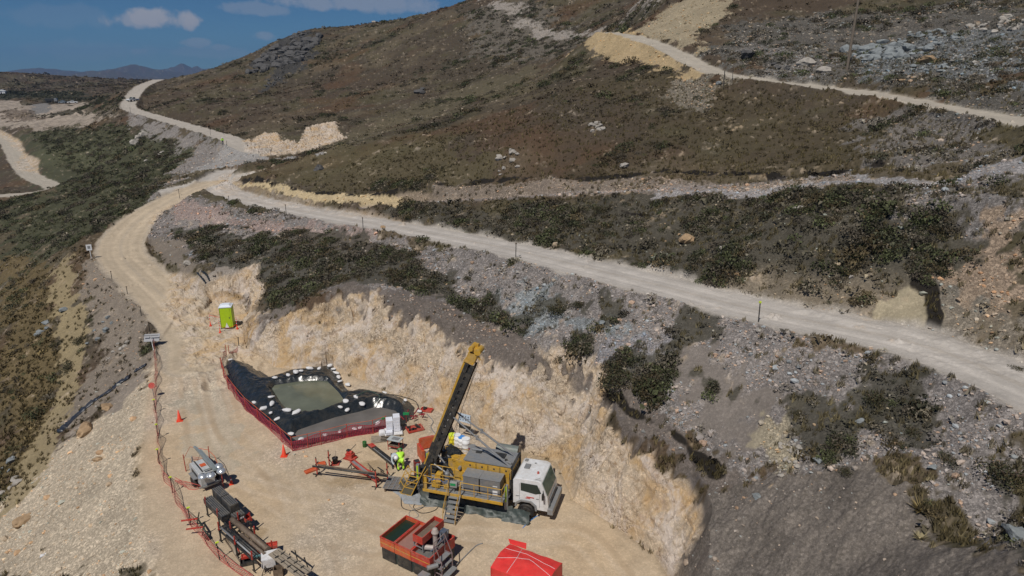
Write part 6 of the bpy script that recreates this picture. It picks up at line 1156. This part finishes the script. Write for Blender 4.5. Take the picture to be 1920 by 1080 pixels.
for x in (-.6, 1.2): m = MB(); m.lathe([(.03, 0), (.07, .05), (.05, .15), (.02, .18)], (x, 0, 10.87), n=10); m.build('insulator', WHT, t)
# ---------------------------------------------------------------- boulders and outcrops
def rockmat(n, c): return pm_(n, c, .85, var=.3, scale=1.6, bump=.8, dust=.35, dirt=tuple(x * .55 for x in c))
RW, RB, RO, RG_ = rockmat('pale_rock', (.36, .33, .29)), rockmat('blue_grey_rock', (.22, .24, .245)), rockmat('ochre_rock', (.38, .26, .15)), rockmat('grey_rock', (.085, .082, .08))
def rock(px, py, wpx, mat, label, n=1, flat=.7, name='boulder', cat='boulder', spread=1.0):
    p = at(px, py); d = math.sqrt(p.x ** 2 + p.y ** 2 + (p.z - 24) ** 2); w_ = wpx / 1280 * d; g = np.random.default_rng(int(px * 7 + py)); m = MB(); big = w_ if n == 1 else w_ * (1.25 if n < 60 else 2.1) / math.sqrt(n)
    for k in range(n):
        bm = bmesh.new(); bmesh.ops.create_icosphere(bm, subdivisions=3 if n == 1 else 2, radius=1); pl_ = [g.normal(size=3) for _ in range(9)]; pl_ = [v / np.linalg.norm(v) for v in pl_]; hh = g.uniform(.5, .9, 9); r = big / 2 * (1 if n == 1 else g.uniform(.25, .95)); off = np.array([0, 0, 0.]) if n == 1 else np.array([g.uniform(-.5, .5) * w_ * .8, g.uniform(-.5, .5) * w_ * spread * 1.3, 0])
        if n > 1: off[2] = gz(p.x + off[0], p.y + off[1]) - p.z
        sx = g.uniform(.75, 1.25, 3)
        for v in bm.verts:
            q = np.array(v.co)
            for a, b in zip(pl_, hh):
                e = q @ a
                if e > b: q = q - a * (e - b)
            q *= 1 + .3 * (vn(np.array([q[0] * 4 + k]), np.array([q[1] * 4 + q[2] * 5]), int(px))[0] - .5); v.co = q * r * sx * (1, 1, flat) + off + (0, 0, r * flat * .25)
        bmesh.ops.triangulate(bm, faces=bm.faces); bm.verts.ensure_lookup_table(); m.add([tuple(v.co) for v in bm.verts], [[v.index for v in f.verts] for f in bm.faces]); bm.free()
        if 1 < n < 20:
            o = m.build('boulder', mat); o.location = p; tag(o, 'one of the ' + label, 'boulder', label[:60]); m = MB()
    if 1 < n < 20: return
    o = m.build(name, mat); o.location = p
    if n > 1: o['kind'] = 'stuff'; return o
    return tag(o, label, cat)
for a in [(1288,454,34,RO,'large rusty orange boulder in the dark scrub above the road'),(1355,465,13,RW,'small pale boulder right of the rusty orange one'),(1172,313,20,RW,'pale boulder on the brown hillside above the peat lip'),(597,318,24,RG_,'flat grey slab on the near spur'),(971,512,9,RW,'pale squarish boulder on the fill slope above the mast'),(1067,587,11,RW,'pale boulder on the fill slope below the middle road bushes'),(1130,607,15,RB,'blue grey boulder between the two big bushes and the road'),
    (352,496,16,RW,'pale round boulder on the brown knob right of the lower road'),(1904,1006,44,RB,'big pale blue boulder at the right edge of the dark mound'),(1418,931,18,RB,'small blue grey slab at the left foot of the dark mound'),(203,767,24,RO,'ochre boulder beside the black roll on the left slope'),(163,808,34,RO,'long ochre boulder below the black roll'),(44,977,26,RO,'ochre boulder low on the left slope'),(183,862,16,RO,'small ochre boulder in the middle of the left slope'),
    (718,427,9,RO,'small ochre stone on the haul road verge'),(1424,620,12,RW,'pale flat stone at the foot of the nearest road post'),(1401,107,34,RG_,'grey rounded boulder left of the pole on the upper slope'),(1513,122,28,RW,'pale boulder just left of the power pole'),(1546,134,22,RW,'pale low boulder at the foot of the power pole'),(1692,152,12,RO,'ochre stone right of the power pole'),(1742,118,34,RO,'wide ochre slab on the upper right slope'),(1500,392,20,RW,'pale block high in the dark scrub'),(700,24,7,RW,'pale stone near the skyline'),(1348,120 + 38,14,RB,'blue grey boulder beside the upper road posts'),
    (1596,520,12,RW,'pale stone on the scrub edge above the road cut'),(1535,865,16,RB,'blue grey stone at the top edge of the mound'),(1612,790,14,RB,'blue grey stone in the scrubby right slope'),(1750,878,15,RB,'pale blue stone on the far right slope')]: rock(*a)
for a in [(1122,236,44,RW,'pale tilted rocks clustered in the middle of the brown hillside',14),(955,303,52,RW,'pale rocks strung along the near spur',12),(795,172,34,RG_,'grey rocks in the light gully between the hills',5),(560,66,46,RG_,'dark grey rock knob on the skyline',22),(535,105,110,RG_,'large dark crag below the skyline',110),(512,155,30,RG_,'grey rocks trailing down under the crag',18),(1470,125,36,RG_,'grey broken rocks left of the pole',8),(1650,100,90,RB,'blue green rock field right of the pole',60),(1745,75,80,RB,'blue grey outcrop high on the right slope',40),(1880,50,70,RW,'pale rocks at the far upper right',30),(1745,128,60,RB,'blue grey blocks above the upper road',26),
    (95,606,32,RB,'blue grey ledge rocks on the left slope beside the footpath',6),(192,618,40,RB,'blue grey rocks on the brown bank below the road',8),(222,655,30,RW,'pale broken rocks under the blue grey ones',9),(262,262,40,RW,'pale rocks scattered on the green slope',6),(290,296,26,RW,'pale rocks lower on the green slope',5),(1475,860,60,RW,'cream rock rib between earth bank and mound',30),(20,870,40,RB,'blue grey rocks at the left edge',6),(30,900,30,RW,'pale rocks under the blue grey ones at the left edge',5),(605,262,40,RO,'ochre blocks at the foot of the pale far cut',5)]: rock(*a[:5], n=a[5], name='rock_outcrop', cat='rocks')
# ---------------------------------------------------------------- bushes that stand out
def bush(seed, n=1300):
    V, sh = tuft(n, .62, .6, .062, seed); gl = np.random.default_rng(seed + 50); lob = np.array([(0, 0, .12)] + [(gl.uniform(-.5, .5), gl.uniform(-.5, .5), gl.uniform(-.1, .15)) for _ in range(6)]); V = V * gl.uniform(.6, 1.0, 1) + lob[gl.integers(0, 7, n)][:, None, :]; pal_ = np.array([(.056, .060, .030), (.080, .064, .034), (.048, .046, .028)]); g = np.random.default_rng(seed); co = V.reshape(-1, 3); c = (pal_[g.integers(0, 3, n)] * (sh * g.uniform(.7, 1.2, n))[:, None]).repeat(3, 0)
    o = npmesh('foliage', co, np.arange(len(co)).reshape(-1, 3), MLEAF, False, c); m = MB(); [m.tube((0, 0, -.1), (g.uniform(-.5, .5), g.uniform(-.5, .5), .5), .05, .02, n=6) for _ in range(6)]; s = m.build('stem', BRN); return o.data, s.data, (o, s)
BU = [bush(600 + i) for i in range(4)]
for _, _, (a, b) in BU: bpy.data.objects.remove(a); bpy.data.objects.remove(b)
for k, (px, py, wpx, lb) in enumerate([(1048,672,60,'dark round bush just above the crest, left of the pair over the truck'),(1088,655,56,'dark bush at the right shoulder of the first crest bush'),(1150,712,90,'widest dark bush on the crest above the cut wall'),(1215,718,80,'dark bush right of the widest one on the crest'),(1245,745,50,'small bush at the right end of the crest group'),(1050,580,60,'bush alone on the grey fill slope below the road'),(1090,572,40,'smaller bush right of the lone one on the grey fill'),(565,437,34,'small bush at the road edge above the pond'),(465,427,30,'small bush near the top of the pink rubble'),(878,522,34,'small round bush on the pale fill slope'),(1640,748,60,'low bush on the right fill slope below the road'),(1497,775,34,'upright bush on the right fill slope'),(1585,706,30,'small bush at the foot of the road embankment, right'),(1785,862,44,'round bush over the right edge of the mound'),(1715,810,50,'bush in the middle of the right slope'),(1890,890,90,'large bush at the right picture edge'),
    (1755,830,34,'small bush between two larger ones on the right slope'),(1590,880,40,'bush on the back edge of the mound'),(775,478,50,'brown bush on the fill slope left of the middle'),(745,520,60,'dense bush right above the cut wall behind the ponds'),(810,540,50,'dense bush on the wall crest, right of the one over the ponds'),(130,690,40,'bush on the left slope beside the footpath'),(150,640,36,'bush under the brown bank on the left'),(383,482,40,'bush on the knob right of the lower road'),(1580,400,50,'taller bush in the scrub on the right'),(1132,395,44,'bush in the scrub beside the straw clump'),(1905,690,30,'bush at the right end of the road cut')]):
    p = at(px, py); d = (Vector(p) - Vector((0, 0, 24))).length; r = wpx / 1280 * d / 2; t = thing('bush', lb, 'bush', tuple(p - Vector((0, 0, .1))), random.uniform(0, 6), 'bushes on the slopes'); t.scale = (r, r, r * random.uniform(.6, .85))
    for nm, me in (('foliage', BU[k % 4][0]), ('stem', BU[k % 4][1])): o = bpy.data.objects.new(nm, me); S.collection.objects.link(o); o.parent = t
def grassclump(px, py, h, lb, c):
    p = at(px, py); g = np.random.default_rng(px); V = []
    for i in range(160):
        a = g.uniform(0, 6.28); s = g.uniform(.2, 1) * h; q = g.uniform(0, .12) * h; b = np.array([q * math.cos(a), q * math.sin(a), 0]); e = b + np.array([math.cos(a) * s * .7, math.sin(a) * s * .7, s * g.uniform(.1, .9)]); w_ = np.array([-math.sin(a), math.cos(a), 0]) * .018; V.append([b - w_, b + w_, e])
    V = np.array(V); o = npmesh('grass_clump', V.reshape(-1, 3), np.arange(len(V) * 3).reshape(-1, 3), MLEAF, False, np.array(c) * g.uniform(.6, 1.3, (len(V), 1)).repeat(3, 0)); o.location = p; return tag(o, lb, 'grass clump')
grassclump(1727, 958, .9, 'straw coloured grass clump standing on the dark mound', (.26, .20, .09)); grassclump(1725, 1010, .5, 'flattened pale grass blades on the mound below the clump', (.34, .29, .17)); grassclump(1078, 400, 1.9, 'tall arching straw clump in the scrub above the road', (.17, .16, .09)); grassclump(1138, 112, 2.0, 'dark grass clump on the ochre embankment', (.08, .08, .05))
# black rolls and scraps
def roll(pl, r, label, mat=TARP):
    P_ = smooth([tuple(at(*q)) for q in pl], 6); g = np.random.default_rng(len(pl)); m = MB(); V, F = [], []; n = 8
    for k, q in enumerate(P_):
        q = Vector(q); d = Vector(P_[min(k + 1, len(P_) - 1)] - P_[max(k - 1, 0)]).normalized(); x = d.cross(Vector((0, 0, 1))).normalized(); rr = r * g.uniform(.6, 1.2)
        for i in range(n): t = 2 * math.pi * i / n; V.append(q + x * math.cos(t) * rr * 1.3 + Vector((0, 0, 1)) * (math.sin(t) * rr * .6 + rr * .3))
    for k in range(len(P_) - 1):
        for i in range(n): F.append((k * n + i, k * n + (i + 1) % n, (k + 1) * n + (i + 1) % n, (k + 1) * n + i))
    F += [tuple(range(n))[::-1], tuple(range((len(P_) - 1) * n, len(P_) * n))]; m.add(V, F); return tag(m.build('plastic_roll', mat, None, True), label, 'plastic roll')
NAVY = pm_('dark_navy_plastic', (.02, .026, .04), .4, var=.3, bump=.6, dust=.15)
roll([(112,812),(128,796),(150,775),(168,760),(185,747),(205,735),(222,721),(243,708)], .26, 'long rolled dark plastic strip lying down the left slope', NAVY); roll([(252,698),(262,692),(274,685)], .24, 'short piece of dark plastic at the upper end of the slope', NAVY)
roll([(371,512),(378,520),(386,530),(392,540)], .12, 'left black plastic strip lying on the knob', TARP); roll([(380,509),(388,516),(394,527),(393,538)], .12, 'right black plastic strip lying on the knob', TARP)
p = at(80, 1043); m = MB(); m.box((0, 0, .06), (.3, .22, .12), top=.6, rz=.5); m.box((.1, .15, .05), (.2, .2, .1), top=.5); o = m.build('paper_scrap', SACK, None, True); o.location = p; tag(o, 'small white scrap on the bottom left of the gravel slope', 'scrap')
# ---------------------------------------------------------------- air
bm = bmesh.new(); bmesh.ops.create_cube(bm, size=1)
for v in bm.verts: v.co = Vector((v.co.x * 26000, v.co.y * 26000 , -60 if v.co.z < 0 else 420))
me = bpy.data.meshes.new('haze'); bm.to_mesh(me); bm.free(); o = bpy.data.objects.new('haze', me); S.collection.objects.link(o); o['kind'] = 'stuff'
m = bpy.data.materials.new('air'); m.use_nodes = True; m.node_tree.nodes.clear(); ov = m.node_tree.nodes.new('ShaderNodeOutputMaterial'); pv = m.node_tree.nodes.new('ShaderNodeVolumePrincipled')
pv.inputs['Color'].default_value = (.30, .56, 1, 1); pv.inputs['Density'].default_value = 7.5e-5; pv.inputs['Anisotropy'].default_value = .2
m.node_tree.links.new(pv.outputs[0], ov.inputs['Volume']); me.materials.append(m)
S.cycles.volume_bounces = 0
